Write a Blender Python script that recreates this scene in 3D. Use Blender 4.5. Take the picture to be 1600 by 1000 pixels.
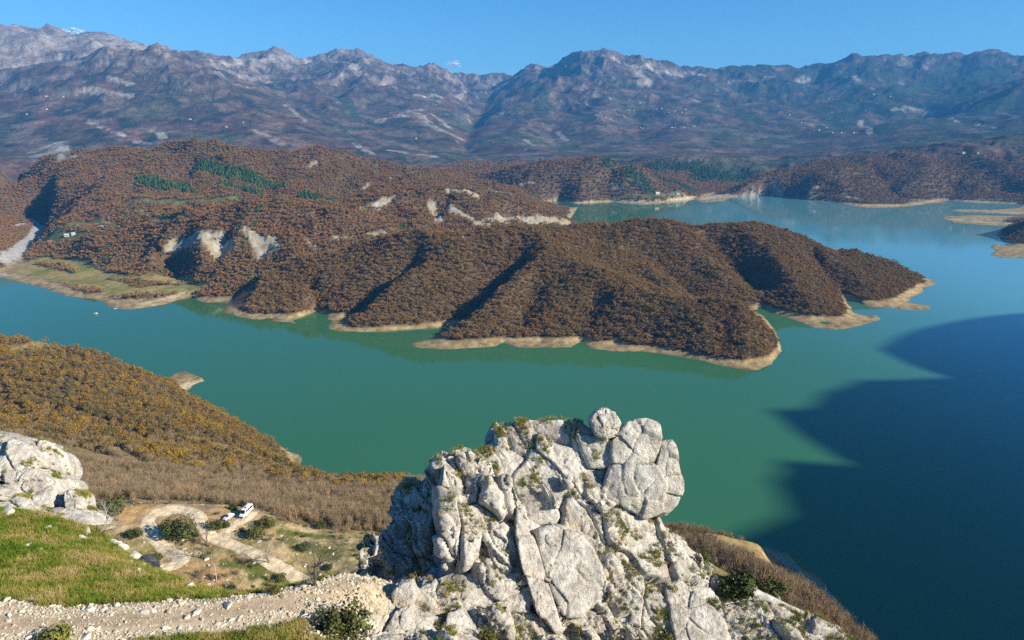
import bpy, bmesh, math, random
import numpy as np
from mathutils import Vector, Matrix

# ------------------------------------------------------------------ clear
for o in list(bpy.data.objects):
    bpy.data.objects.remove(o, do_unlink=True)
scene = bpy.context.scene
COL = scene.collection
random.seed(7)
RNG = np.random.default_rng(11)

# ------------------------------------------------------------------ camera, world, sun, exposure
CAM_H = 280.0                       # metres above the lake
F = 1067.0                          # focal length in pixels of the 1600 wide photograph
TH = math.atan(300.0 / F)           # pitch below the horizon
ST, CT = math.sin(TH), math.cos(TH)

cam_d = bpy.data.cameras.new('camera')
cam_d.sensor_width = 36.0
cam_d.lens = 36.0 * F / 1600.0
cam_d.clip_start = 0.5
cam_d.clip_end = 60000.0
cam = bpy.data.objects.new('camera', cam_d)
cam.location = (0, 0, CAM_H)
cam.rotation_euler = (math.pi / 2 - TH, 0, 0)
COL.objects.link(cam)
scene.camera = cam

SUN_ELEV = math.radians(27.0)
SUN_BACK = math.radians(20.0)       # sun to the right, 20 degrees behind the camera
SUN_DIR = np.array([math.cos(SUN_ELEV) * math.cos(SUN_BACK),
                    -math.cos(SUN_ELEV) * math.sin(SUN_BACK), math.sin(SUN_ELEV)])
world = bpy.data.worlds.new('World')
scene.world = world
world.use_nodes = True
wn = world.node_tree.nodes
wl = world.node_tree.links
for n in list(wn):
    wn.remove(n)
w_out = wn.new('ShaderNodeOutputWorld')
w_bg = wn.new('ShaderNodeBackground')
w_sky = wn.new('ShaderNodeTexSky')
w_sky.sky_type = 'NISHITA'
w_sky.sun_disc = False
w_sky.sun_elevation = SUN_ELEV
w_sky.sun_rotation = math.pi / 2 + SUN_BACK
w_sky.altitude = 600.0
w_sky.air_density = 1.0
w_sky.dust_density = 0.15
w_sky.ozone_density = 3.0
w_bg.inputs['Strength'].default_value = 0.066
w_tint = wn.new('ShaderNodeMix')
w_tint.data_type = 'RGBA'
w_tint.blend_type = 'MULTIPLY'
w_tint.inputs[0].default_value = 1.0
# deep clear winter blue overhead, paler towards the horizon all round
w_tc = wn.new('ShaderNodeTexCoord')
w_sep = wn.new('ShaderNodeSeparateXYZ')
w_ramp = wn.new('ShaderNodeValToRGB')
w_ramp.color_ramp.elements[0].position = 0.0
w_ramp.color_ramp.elements[0].color = (0.62, 0.93, 1.08, 1)
w_ramp.color_ramp.elements[1].position = 0.25
w_ramp.color_ramp.elements[1].color = (0.36, 0.87, 1.28, 1)
wl.new(w_tc.outputs['Generated'], w_sep.inputs[0])
wl.new(w_sep.outputs[2], w_ramp.inputs[0])
wl.new(w_ramp.outputs[0], w_tint.inputs[7])
wl.new(w_sky.outputs[0], w_tint.inputs[6])
wl.new(w_tint.outputs[2], w_bg.inputs[0])
wl.new(w_bg.outputs[0], w_out.inputs[0])

sun_d = bpy.data.lights.new('sun', 'SUN')
sun_d.energy = 5.0
sun_d.angle = math.radians(0.53)
sun_d.color = (1.0, 0.91, 0.77)
sun = bpy.data.objects.new('sun', sun_d)
sun.location = (300, -150, 700)
sun.rotation_euler = Vector(SUN_DIR).to_track_quat('Z', 'Y').to_euler()
COL.objects.link(sun)

scene.view_settings.view_transform = 'Standard'
scene.view_settings.look = 'None'
scene.view_settings.exposure = 0.94
scene.view_settings.gamma = 1.0
scene.view_settings.use_curve_mapping = False
scene.render.engine = 'CYCLES'
scene.cycles.use_denoising = False
scene.cycles.max_bounces = 4
scene.cycles.diffuse_bounces = 2
scene.cycles.glossy_bounces = 2
scene.cycles.transparent_max_bounces = 4
scene.cycles.volume_bounces = 0
scene.cycles.sample_clamp_indirect = 3.0

# ------------------------------------------------------------------ picture -> place helpers
def ray(px, py):
    dx = (px - 800.0) / F
    dv = (500.0 - py) / F
    return np.array([dx, CT + dv * ST, -ST + dv * CT])

def at_y(px, py, y):                # point of that sight line at a given distance north
    d = ray(px, py)
    t = y / d[1]
    return np.array([d[0] * t, y, CAM_H + d[2] * t])

def at_z(px, py, z=0.0):            # point of that sight line at a given height
    d = ray(px, py)
    t = (z - CAM_H) / d[2]
    return np.array([d[0] * t, d[1] * t, z])

def W(px, py):
    return at_z(px, py, 0.0)[:2]

# ------------------------------------------------------------------ noise
def _hash(ix, iy, iz, seed):
    h = (ix.astype(np.int64) * 374761393 + iy.astype(np.int64) * 668265263 + iz.astype(np.int64) * 2147483647 + seed * 1274126177) & 0xFFFFFFFF
    h = ((h ^ (h >> 13)) * 1274126177) & 0xFFFFFFFF
    h = ((h ^ (h >> 16)) * 2246822519) & 0xFFFFFFFF
    h = h ^ (h >> 15)
    return h

def noise2(x, y, seed=0):
    x = np.asarray(x, float); y = np.asarray(y, float)
    ix = np.floor(x).astype(np.int64); iy = np.floor(y).astype(np.int64)
    fx = x - ix; fy = y - iy
    ux = fx * fx * fx * (fx * (fx * 6 - 15) + 10)
    uy = fy * fy * fy * (fy * (fy * 6 - 15) + 10)
    z0 = np.zeros_like(ix)
    def g(a, b, dx, dy):
        ang = (_hash(a, b, z0, seed) & 0xFFFF) * (2 * math.pi / 65536.0)
        return np.cos(ang) * dx + np.sin(ang) * dy
    n00 = g(ix, iy, fx, fy); n10 = g(ix + 1, iy, fx - 1, fy)
    n01 = g(ix, iy + 1, fx, fy - 1); n11 = g(ix + 1, iy + 1, fx - 1, fy - 1)
    a = n00 + ux * (n10 - n00)
    b = n01 + ux * (n11 - n01)
    return (a + uy * (b - a)) * 1.4

def fbm2(x, y, octv=4, seed=0, gain=0.5, ridged=False):
    s = 0; a = 1.0; tot = 0
    for k in range(octv):
        n = noise2(x, y, seed + k * 17)
        if ridged:
            n = 1 - 2 * np.abs(n)
        s = s + a * n; tot += a
        x = x * 2.03 + 13.7; y = y * 2.03 - 7.1; a *= gain
    return s / tot

def noise3(p, seed=0):
    i = np.floor(p).astype(np.int64)
    f = p - i
    u = f * f * f * (f * (f * 6 - 15) + 10)
    r = 0
    for dx in (0, 1):
        wx = u[:, 0] if dx else 1 - u[:, 0]
        for dy in (0, 1):
            wy = u[:, 1] if dy else 1 - u[:, 1]
            for dz in (0, 1):
                wz = u[:, 2] if dz else 1 - u[:, 2]
                h = _hash(i[:, 0] + dx, i[:, 1] + dy, i[:, 2] + dz, seed)
                gx = (h & 1023) / 511.5 - 1; gy = ((h >> 10) & 1023) / 511.5 - 1; gz = ((h >> 20) & 1023) / 511.5 - 1
                r = r + wx * wy * wz * (gx * (f[:, 0] - dx) + gy * (f[:, 1] - dy) + gz * (f[:, 2] - dz))
    return r * 1.2

def fbm3(p, octv=4, seed=0, gain=0.5, ridged=False):
    s = 0; a = 1.0; tot = 0
    for k in range(octv):
        n = noise3(p, seed + k * 31)
        if ridged:
            n = 1 - 2 * np.abs(n)
        s = s + a * n; tot += a
        p = p * 2.03 + np.array([3.1, -7.7, 5.3]); a *= gain
    return s / tot

def worley3(p, seed=0):             # F1, F2 and the random value of the nearest cell
    i = np.floor(p).astype(np.int64)
    f1 = np.full(len(p), 9.0); f2 = np.full(len(p), 9.0); cid = np.zeros(len(p))
    for dx in (-1, 0, 1):
        for dy in (-1, 0, 1):
            for dz in (-1, 0, 1):
                c = i + np.array([dx, dy, dz])
                h = _hash(c[:, 0], c[:, 1], c[:, 2], seed)
                q = np.stack([(h & 1023) / 1023.0, ((h >> 10) & 1023) / 1023.0, ((h >> 20) & 1023) / 1023.0], 1) + c
                d = np.sqrt(((q - p) ** 2).sum(1))
                nearer = d < f1
                f2 = np.where(nearer, f1, np.minimum(f2, d))
                cid = np.where(nearer, (h >> 7) % 997 / 997.0, cid)
                f1 = np.where(nearer, d, f1)
    return f1, f2, cid

def facets(p, seed, tilt):          # broken planes: every cell is a tilted flat; returns relief in cells and edge distance
    i = np.floor(p).astype(np.int64)
    f1 = np.full(len(p), 9.0); f2 = np.full(len(p), 9.0); rel = np.zeros(len(p))
    for dx in (-1, 0, 1):
        for dy in (-1, 0, 1):
            for dz in (-1, 0, 1):
                c = i + np.array([dx, dy, dz])
                h = _hash(c[:, 0], c[:, 1], c[:, 2], seed)
                h2 = _hash(c[:, 1], c[:, 2], c[:, 0], seed + 77)
                q = np.stack([(h & 1023) / 1023.0, ((h >> 10) & 1023) / 1023.0, ((h >> 20) & 1023) / 1023.0], 1) + c
                v = p - q
                d = np.sqrt((v ** 2).sum(1))
                g = np.stack([(h2 & 1023) / 511.5 - 1, ((h2 >> 10) & 1023) / 511.5 - 1, ((h2 >> 20) & 1023) / 511.5 - 1], 1)
                r = ((h >> 5) % 991 / 991.0 - 0.5) + tilt * (g * v).sum(1)
                nearer = d < f1
                f2 = np.where(nearer, f1, np.minimum(f2, d))
                rel = np.where(nearer, r, rel)
                f1 = np.where(nearer, d, f1)
    return rel, f2 - f1

def sstep(a, b, x):
    t = np.clip((x - a) / (b - a), 0, 1)
    return t * t * (3 - 2 * t)

# ------------------------------------------------------------------ lake outline (water level z = 0)
def WL(*pp):
    return [W(a, b) for a, b in pp]
lake = []
lake += WL((-150, 424), (0, 434), (25, 440), (60, 448), (105, 463), (150, 468), (162, 473), (166, 478), (180, 482), (202, 484),
           (225, 481), (262, 475), (280, 468), (300, 465), (313, 472), (330, 474), (340, 472), (356, 474), (346, 487), (375, 496), (400, 500), (440, 504),
           (466, 507), (495, 505), (506, 500), (520, 500), (509, 513), (530, 518), (570, 519), (600, 518), (650, 514), (683, 513), (700, 507), (716, 510), (697, 526),
           (665, 531), (638, 538), (655, 544), (690, 546), (740, 544), (775, 541), (786, 534), (797, 540), (815, 544), (850, 543), (890, 543),
           (902, 537), (908, 533), (924, 545), (960, 549), (1000, 549), (1020, 551), (1060, 556), (1095, 563), (1130, 572), (1165, 578), (1186, 579),
           (1205, 568), (1221, 548), (1217, 528), (1206, 508), (1194, 494), (1178, 485), (1190, 479), (1208, 490), (1240, 500), (1268, 512), (1300, 516), (1332, 513),
           (1350, 508), (1377, 500), (1372, 492), (1350, 484), (1380, 480), (1400, 483), (1430, 486), (1458, 484), (1452, 477), (1420, 473), (1424, 464),
           (1444, 457), (1442, 450), (1470, 443), (1462, 437))
lake += [(790, 1300), (700, 1400), (560, 1500), (440, 1530), (300, 1500), (190, 1500), (120, 1580), (190, 1780), (230, 1960), (180, 2150)]
lake += WL((905, 323), (880, 325), (858, 322), (850, 316), (875, 313), (900, 318), (955, 315), (1010, 319), (1040, 316), (1083, 310), (1096, 317),
           (1130, 314), (1150, 307), (1190, 306), (1225, 309), (1260, 312), (1300, 315), (1336, 323), (1352, 325), (1400, 324), (1432, 321), (1462, 317),
           (1500, 315), (1560, 317), (1600, 319), (1590, 325), (1545, 328), (1490, 327), (1484, 330), (1560, 334), (1600, 336), (1600, 338), (1520, 336),
           (1475, 338), (1469, 340), (1490, 348), (1540, 352), (1580, 353), (1562, 360), (1556, 368), (1573, 372), (1545, 386), (1554, 392), (1545, 398), (1562, 403), (1600, 404), (1660, 408))
lake += [(1560, 1640), (1400, 1200), (1200, 760), (1050, 300), (900, 0), (650, -350), (330, -350), (240, 60), (222, 220)]
lake += WL((1350, 998), (1341, 980), (1322, 952), (1300, 926), (1282, 905), (1268, 892), (1240, 868), (1216, 858), (1190, 853), (1150, 850), (1080, 840))
lake += [(40, 470), (-40, 500)]
lake += WL((615, 779), (580, 770), (540, 756), (500, 752), (478, 752), (466, 745), (468, 733), (471, 718), (464, 710), (448, 703), (420, 690), (400, 676), (370, 655), (340, 640),
           (306, 620), (289, 612), (298, 606), (303, 601), (322, 595), (310, 587), (290, 580), (272, 583), (262, 592), (248, 594), (240, 590), (232, 585), (222, 580),
           (205, 577), (170, 562), (120, 553), (60, 548), (0, 546), (-220, 546), (-360, 500), (-330, 450))
lake = np.array(lake, float)

def inside_poly(x, y, poly):
    c = np.zeros(x.shape, bool)
    n = len(poly)
    for k in range(n):
        x1, y1 = poly[k]; x2, y2 = poly[(k + 1) % n]
        if y1 == y2:
            continue
        m = ((y1 > y) != (y2 > y)) & (x < (x2 - x1) * (y - y1) / (y2 - y1) + x1)
        c ^= m
    return c

def dist_poly(x, y, poly, closed=True):
    d = np.full(x.shape, 1e9)
    n = len(poly)
    for k in range(n if closed else n - 1):
        a = poly[k]; b = poly[(k + 1) % n]
        ab = (b[0] - a[0], b[1] - a[1])
        L2 = ab[0] ** 2 + ab[1] ** 2 + 1e-9
        t = np.clip(((x - a[0]) * ab[0] + (y - a[1]) * ab[1]) / L2, 0, 1)
        d = np.minimum(d, (x - a[0] - t * ab[0]) ** 2 + (y - a[1] - t * ab[1]) ** 2)
    return np.sqrt(d)

# ------------------------------------------------------------------ ridge and valley lines (pixel x, pixel y, distance north), height follows
LINES = []
def L(*pp, dz=0.0):
    LINES.append(np.array([at_y(*p) + np.array([0, 0, dz]) for p in pp]))
def LW(*pp):
    LINES.append(np.array(pp, float))
def LZ(z, *pp):
    LINES.append(np.array([at_z(a, b, z) for a, b in pp]))
def w3(px, py):
    a = W(px, py)
    return (a[0], a[1], 1.0)

TR = -6.0                           # trees stand on the lines below
# peninsula crest, spurs, gullies
L((352, 474, 1085), (372, 453, 1110), (420, 420, 1135), (470, 398, 1150), (560, 380, 1150), (640, 362, 1135), (740, 359, 1135), (850, 352, 1180), (905, 352, 1225),
  (960, 346, 1230), (1020, 340, 1230), (1080, 350, 1245), (1135, 341, 1260), (1180, 341, 1265), (1240, 363, 1285), (1290, 393, 1320), (1330, 389, 1310), (1395, 407, 1290),
  (1440, 430, 1270), (1462, 440, 1258), dz=TR)
L((740, 359, 1135), (690, 395, 1080), (650, 420, 1040), (595, 468, 985), (545, 503, 955), dz=TR)
L((850, 352, 1180), (845, 372, 1120), (855, 391, 1065), (800, 440, 990), (745, 488, 930), (695, 521, 890), dz=TR)
L((855, 391, 1065), (900, 400, 1040), (930, 420, 1010), (985, 450, 950), (1040, 455, 930), (1110, 462, 910), (1160, 475, 890), (1195, 505, 865), dz=TR)
L((560, 380, 1150), (510, 425, 1090), (460, 470, 1030), (420, 497, 1000), dz=TR)
L((870, 430, 1010), (852, 490, 930), (845, 530, 885), dz=TR)
L((970, 448, 955), (962, 500, 900), (965, 535, 870), dz=TR)
L((1095, 464, 910), (1100, 515, 850), (1105, 550, 815), dz=TR)
L((1160, 475, 890), (1165, 530, 820), (1175, 560, 795), dz=TR)
L((920, 350, 1225), (960, 388, 1160), (1010, 420, 1100), (1070, 450, 1050), dz=TR)
L((1030, 343, 1228), (1080, 388, 1180), (1140, 430, 1120), (1183, 468, 1075), dz=TR)
L((1150, 341, 1262), (1200, 390, 1190), (1240, 430, 1110), (1275, 475, 1020), (1290, 500, 985), dz=TR)
L((1240, 364, 1288), (1310, 405, 1230), (1370, 440, 1170), (1415, 466, 1105), dz=TR)
L((1340, 420, 1200), (1350, 460, 1110), (1345, 490, 1040), dz=TR)
L((650, 392, 1105), (590, 443, 1040), (545, 482, 1000), dz=-25)
L((815, 398, 1085), (765, 452, 1010), (725, 492, 965), dz=-25)
L((495, 455, 1080), (490, 495, 1010), dz=-17)
L((835, 450, 990), (815, 500, 920), dz=-17)
L((935, 455, 965), (922, 500, 905), dz=-17)
L((1035, 478, 895), (1020, 520, 865), dz=-17)
L((1130, 490, 870), (1138, 530, 825), dz=-14)
LW(w3(1180, 486), (330, 1040, 7), (250, 1052, 24), (185, 1085, 48), (125, 1120, 72))
L((1000, 362, 1195), (1050, 420, 1120), (1095, 455, 1068), dz=-25)
L((1105, 360, 1240), (1160, 412, 1185), (1198, 455, 1125), dz=-25)
L((1270, 395, 1262), (1320, 442, 1150), (1350, 478, 1070), dz=-18)
LW((700, 1340, 22), (560, 1400, 45), (440, 1400, 60), (300, 1370, 65), (150, 1350, 70))
# meadow and the hills behind it
LZ(3.5, (20, 436), (100, 455), (160, 464), (215, 476), (262, 469))
LZ(6.0, (60, 420), (130, 440), (220, 458), (280, 455), (312, 462))
LZ(8.0, (75, 400), (105, 404), (135, 420), (180, 423), (240, 418), (270, 428), (300, 443), (322, 460))
L((130, 374, 1480), (200, 349, 1470), (270, 333, 1450), (330, 325, 1430), (400, 320, 1430), (460, 323, 1430), (510, 329, 1420), (545, 343, 1400), (552, 362, 1360), dz=TR)
L((400, 320, 1430), (380, 350, 1360), (362, 385, 1280), (350, 430, 1180), dz=TR)
L((270, 333, 1450), (255, 365, 1370), (235, 395, 1290), dz=TR)
L((330, 325, 1430), (312, 360, 1350), (318, 400, 1230), dz=TR)
L((510, 329, 1420), (480, 362, 1320), (452, 395, 1230), dz=TR)
L((355, 372, 1350), (335, 410, 1250), dz=-17)
L((435, 350, 1370), (415, 385, 1280), (400, 420, 1190), dz=-17)
LW(w3(340, 473), (-430, 1170, 14), (-360, 1230, 38), (-280, 1270, 55), (-190, 1320, 62), (-110, 1390, 62), (-30, 1480, 52), (70, 1560, 30))
L((545, 343, 1420), (575, 322, 1560), (600, 311, 1650), (640, 296, 1680), (690, 285, 1700), (720, 290, 1700), (760, 302, 1720), (800, 316, 1750), (850, 331, 1780), (890, 343, 1800), (908, 352, 1810), dz=TR)
L((720, 290, 1700), (700, 315, 1620), (690, 345, 1540), dz=TR)
L((640, 296, 1680), (620, 325, 1590), (600, 350, 1500), dz=TR)
L((700, 322, 1670), (735, 345, 1620), (790, 352, 1640), (850, 352, 1690), dz=2)
L((660, 318, 1620), (650, 345, 1520), dz=-17)
L((215, 319, 1750), (300, 313, 1800), (400, 306, 1850), (480, 306, 1850), (530, 319, 1780), (552, 333, 1650), dz=-4)
L((-160, 275, 2200), (-60, 270, 2200), (0, 267, 2250), (60, 251, 2300), (110, 239, 2300), (160, 230, 2300), (210, 228, 2250), (260, 224, 2250), (320, 226, 2200), (380, 225, 2200),
  (440, 231, 2200), (500, 235, 2250), (560, 242, 2300), (620, 254, 2350), (680, 266, 2400), (740, 279, 2450), (790, 294, 2500), (830, 309, 2540), (855, 316, 2580), dz=TR)
L((380, 225, 2200), (340, 262, 2020), (305, 292, 1890), dz=TR)
L((500, 235, 2250), (470, 266, 2080), (448, 294, 1930), dz=TR)
L((620, 254, 2350), (590, 284, 2080), (572, 308, 1850), dz=TR)
L((740, 279, 2450), (720, 285, 2150), (715, 287, 1950), dz=-14)
L((260, 224, 2250), (200, 262, 2050), (150, 292, 1900), (105, 332, 1720), (90, 355, 1600), dz=TR)
L((110, 239, 2300), (85, 270, 2200), (95, 300, 1950), dz=TR)
L((425, 245, 2140), (425, 262, 2060), (420, 294, 1910), dz=-34)
L((560, 255, 2230), (540, 268, 2120), (525, 305, 1850), dz=-34)
L((300, 240, 2120), (285, 262, 2020), (255, 298, 1880), dz=-32)
LZ(2.0, (0, 428), (28, 408), (50, 385), (70, 360), (84, 345))
LZ(6.0, (40, 336), (0, 330), (-80, 318))
L((-160, 335, 1650), (-90, 348, 1600), (-45, 372, 1480), (-30, 395, 1380), dz=TR)
LW((-1700, 2900, 60), (-900, 2950, 60), (-300, 2950, 50), (0, 2850, 25))
# far shore hills
L((742, 276, 3000), (780, 267, 3000), (830, 257, 2950), (900, 248, 2950), (960, 253, 2900), (1000, 263, 2900), (1040, 281, 2850), (1076, 298, 2820), dz=TR)
L((830, 257, 2950), (835, 285, 2780), (850, 305, 2720), dz=TR)
L((900, 248, 2950), (910, 285, 2780), (905, 305, 2700), dz=TR)
L((960, 253, 2900), (985, 285, 2780), (1000, 305, 2720), dz=TR)
L((870, 285, 2790), (868, 306, 2720), dz=-30)
L((950, 285, 2790), (955, 305, 2710), dz=-28)
L((1146, 300, 2950), (1170, 286, 2960), (1200, 274, 3000), (1250, 263, 3050), (1290, 253, 3100), (1350, 247, 3150), (1400, 242, 3200), (1450, 233, 3250), (1500, 223, 3300), (1550, 214, 3350),
  (1600, 207, 3350), (1700, 195, 3400), dz=TR)
L((1290, 253, 3100), (1330, 268, 2900), (1295, 277, 2850), (1240, 301, 2760), dz=TR)
L((1330, 268, 2900), (1365, 282, 2820), (1400, 305, 2740), dz=TR)
L((1400, 242, 3200), (1455, 259, 3000), (1420, 278, 2900), (1405, 300, 2800), dz=TR)
L((1455, 259, 3000), (1530, 281, 2870), (1560, 303, 2780), dz=TR)
L((1500, 223, 3300), (1560, 256, 3020), (1600, 286, 2860), dz=TR)
L((1225, 275, 2960), (1205, 303, 2830), dz=-30)
L((1370, 258, 3030), (1385, 280, 2900), (1412, 312, 2740), dz=-34)
L((1500, 245, 3120), (1500, 278, 2900), (1478, 310, 2740), dz=-32)
L((985, 268, 3500), (1010, 258, 3600), (1060, 247, 3700), (1100, 249, 3700), (1140, 247, 3800), (1190, 259, 3700), (1215, 270, 3600), dz=TR)
L((1060, 247, 3700), (1085, 270, 3500), (1095, 288, 3330), dz=TR)
L((1140, 247, 3800), (1160, 272, 3520), (1165, 288, 3350), dz=TR)
LZ(2.0, (1090, 307), (1130, 300), (1180, 293))
LZ(1.2, (1500, 329), (1590, 331))
LZ(1.2, (1490, 343), (1570, 346))
LZ(5.0, (1520, 307), (1600, 309))
L((1553, 390, 1700), (1572, 374, 1730), (1590, 360, 1760), (1605, 350, 1780), (1640, 332, 1800), (1720, 310, 1850), dz=TR)
# the near land on the left
L((-150, 527, 540), (-60, 525, 550), (0, 526, 560), (60, 523, 565), (120, 532, 565), (160, 547, 560), (200, 574, 560), (260, 599, 560), (300, 620, 555), (340, 642, 550), (380, 664, 548), (420, 687, 545),
  (445, 705, 540), (460, 722, 535), dz=-5)
L((0, 640, 400), (150, 640, 410), (240, 660, 405), (300, 690, 390), (400, 722, 350), (450, 742, 330), dz=-3)
L((0, 580, 470), (150, 590, 480), (230, 625, 470), (310, 660, 460), (390, 700, 440), dz=-1)
L((-120, 640, 400), (-200, 560, 480), dz=0)
L((455, 745, 400), (500, 748, 420), (540, 750, 400), (590, 768, 390), (612, 782, 380), dz=-4)
L((100, 745, 255), (200, 760, 246), (350, 772, 245), (430, 778, 245), (500, 800, 222), (580, 830, 202), (660, 850, 190), dz=-3)
LZ(152.5, (190, 788), (230, 790), (280, 787), (330, 790))
LZ(150.0, (200, 812), (250, 800), (300, 797), (345, 805), (395, 800), (430, 805))
LZ(150.0, (180, 840), (240, 840), (300, 840), (350, 842), (420, 848), (490, 855))
LZ(150.0, (200, 880), (270, 875), (340, 872), (400, 880), (470, 890), (540, 880))
LZ(149.0, (230, 920), (300, 925), (380, 930), (470, 930))
LW((-150, 120, 168), (-60, 118, 172), (0, 112, 180), (40, 105, 186))
LW((-140, 70, 210), (-60, 66, 215), (0, 66, 218), (40, 62, 220))
LW((-300, 200, 165), (-220, 140, 180), (-190, 60, 220), (-190, -60, 260))
LW((-480, 300, 150), (-380, 330, 125))
LW((-45, 20, 222), (-45, 55, 216), (0, 58, 216), (38, 52, 214))
LW((-45, 20, 222), (0, 14, 226), (40, 16, 222), (44, 48, 214))
LW((-120, -60, 275), (0, -60, 275), (90, -60, 262))
# the slope under the crag on the right
L((1060, 818, 260), (1125, 829, 268), (1190, 841, 275), dz=-2.5)
L((1180, 880, 190), (1250, 907, 170), (1290, 945, 150), (1345, 1000, 130), dz=-1)
L((1230, 900, 250), (1290, 960, 225), (1335, 1000, 205), dz=-2)
LW((120, 60, 190), (140, -60, 215))
L((1075, 830, 160), (1140, 860, 150), (1200, 895, 140), dz=-1)
LW((40, 300, 95), (-10, 330, 95), (-70, 350, 88))
LW((0, 200, 140), (50, 200, 145))
# the mountains
def ML(*pp, dz=0.0):
    L(*pp, dz=dz)
ML((-250, 60, 6800), (-100, 45, 6900), (0, 40, 7000), (45, 46, 7200), (100, 51, 7400), (125, 60, 7600), (140, 58, 7800), (160, 59, 8000), (185, 66, 8000), (215, 76, 8000), (250, 86, 8000), (285, 96, 8000), (315, 98, 8100),
   (335, 93, 8300), (380, 86, 8400), (430, 81, 8500), (455, 96, 8500), (480, 89, 8500), (545, 86, 8500), (570, 91, 8500), (600, 98, 8500), (650, 108, 8600), (670, 111, 8700), (720, 119, 9000),
   (775, 127, 9400), (800, 119, 9200), (850, 108, 9000), (885, 98, 8700), (905, 91, 8500), (945, 85, 8400), (975, 86, 8400), (990, 94, 8400), (1000, 103, 8500), (1050, 109, 8700),
   (1100, 119, 8800), (1145, 123, 8800), (1165, 113, 8600), (1195, 107, 8600), (1230, 113, 8600), (1265, 113, 8500), (1300, 104, 8400), (1340, 96, 8600), (1400, 89, 8800), (1435, 94, 8900),
   (1480, 88, 8800), (1545, 84, 8700), (1570, 91, 8700), (1600, 98, 8600), (1700, 105, 8500), (1850, 95, 8400))
ML((20, 130, 6100), (60, 112, 6200), (120, 94, 6200), (190, 79, 6000), (240, 84, 6000), (285, 101, 5900), (330, 131, 5600), (390, 166, 5200), (420, 195, 4700), (450, 222, 4300))
ML((0, 41, 7000), (-20, 110, 6000), (-10, 170, 5000))
ML((190, 79, 6000), (160, 125, 5500), (130, 165, 5000), (90, 205, 4400))
ML((285, 101, 5900), (270, 145, 5300), (250, 190, 4700), (240, 215, 4300))
ML((380, 86, 8400), (420, 118, 7400), (440, 150, 6500), (500, 185, 5500), (520, 220, 4700))
ML((545, 86, 8500), (570, 118, 7600), (600, 148, 6900), (660, 180, 6100), (705, 214, 5200), (718, 226, 4900))
ML((430, 81, 8500), (480, 125, 7400), (540, 160, 6500), (600, 200, 5500), (630, 225, 4800))
ML((660, 120, 8200), (690, 150, 7600), (735, 188, 6600), dz=0)
ML((775, 130, 9200), (765, 160, 8200), (742, 195, 6800), (722, 228, 5200), (740, 245, 4400), dz=-10)
ML((850, 108, 9000), (815, 140, 7800), (775, 180, 6700), (745, 212, 5700), (735, 235, 4800))
ML((905, 91, 8500), (880, 130, 7600), (840, 170, 6600), (810, 205, 5600), (800, 235, 4600))
ML((975, 86, 8400), (1010, 132, 7600), (1030, 160, 6900), (1060, 195, 5900), (1090, 228, 4900))
ML((945, 85, 8400), (930, 140, 7300), (930, 180, 6300), (940, 220, 5200))
ML((990, 180, 6400), (1000, 215, 5400), dz=-40)
ML((860, 200, 5900), (870, 232, 4800), dz=-40)
ML((1165, 113, 8600), (1150, 145, 7700), (1140, 185, 6400), (1160, 220, 5200))
ML((1230, 113, 8600), (1260, 150, 7500), (1250, 190, 6200), (1240, 225, 5000))
ML((1300, 104, 8400), (1335, 132, 7500), (1375, 158, 6800), (1400, 180, 6200))
ML((1330, 215, 5000), (1370, 198, 5100), (1420, 183, 5200), (1470, 183, 5200), (1520, 200, 5000), (1560, 216, 4800))
ML((1480, 188, 5900), (1510, 172, 6000), (1545, 158, 6000), (1600, 142, 5900), (1700, 125, 5800))
ML((1450, 185, 6200), (1400, 190, 6000), (1300, 205, 5800), dz=-60)
ML((1545, 84, 8700), (1500, 125, 7600), (1450, 160, 6900))
ML((-300, 238, 4000), (-100, 245, 3900), (0, 245, 3900), (100, 236, 3900), (200, 228, 4000), (330, 228, 4100), (450, 238, 4100), (560, 246, 4100), (680, 252, 4200), (760, 256, 4200), (850, 244, 4300), (980, 238, 4500),
   (1100, 238, 4700), (1200, 240, 4700), (1300, 238, 4500), (1400, 228, 4400), (1500, 215, 4400), (1600, 205, 4400), (1800, 200, 4400))
LW((-9000, 11800, 300), (0, 11800, 300), (9000, 11800, 300))
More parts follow.
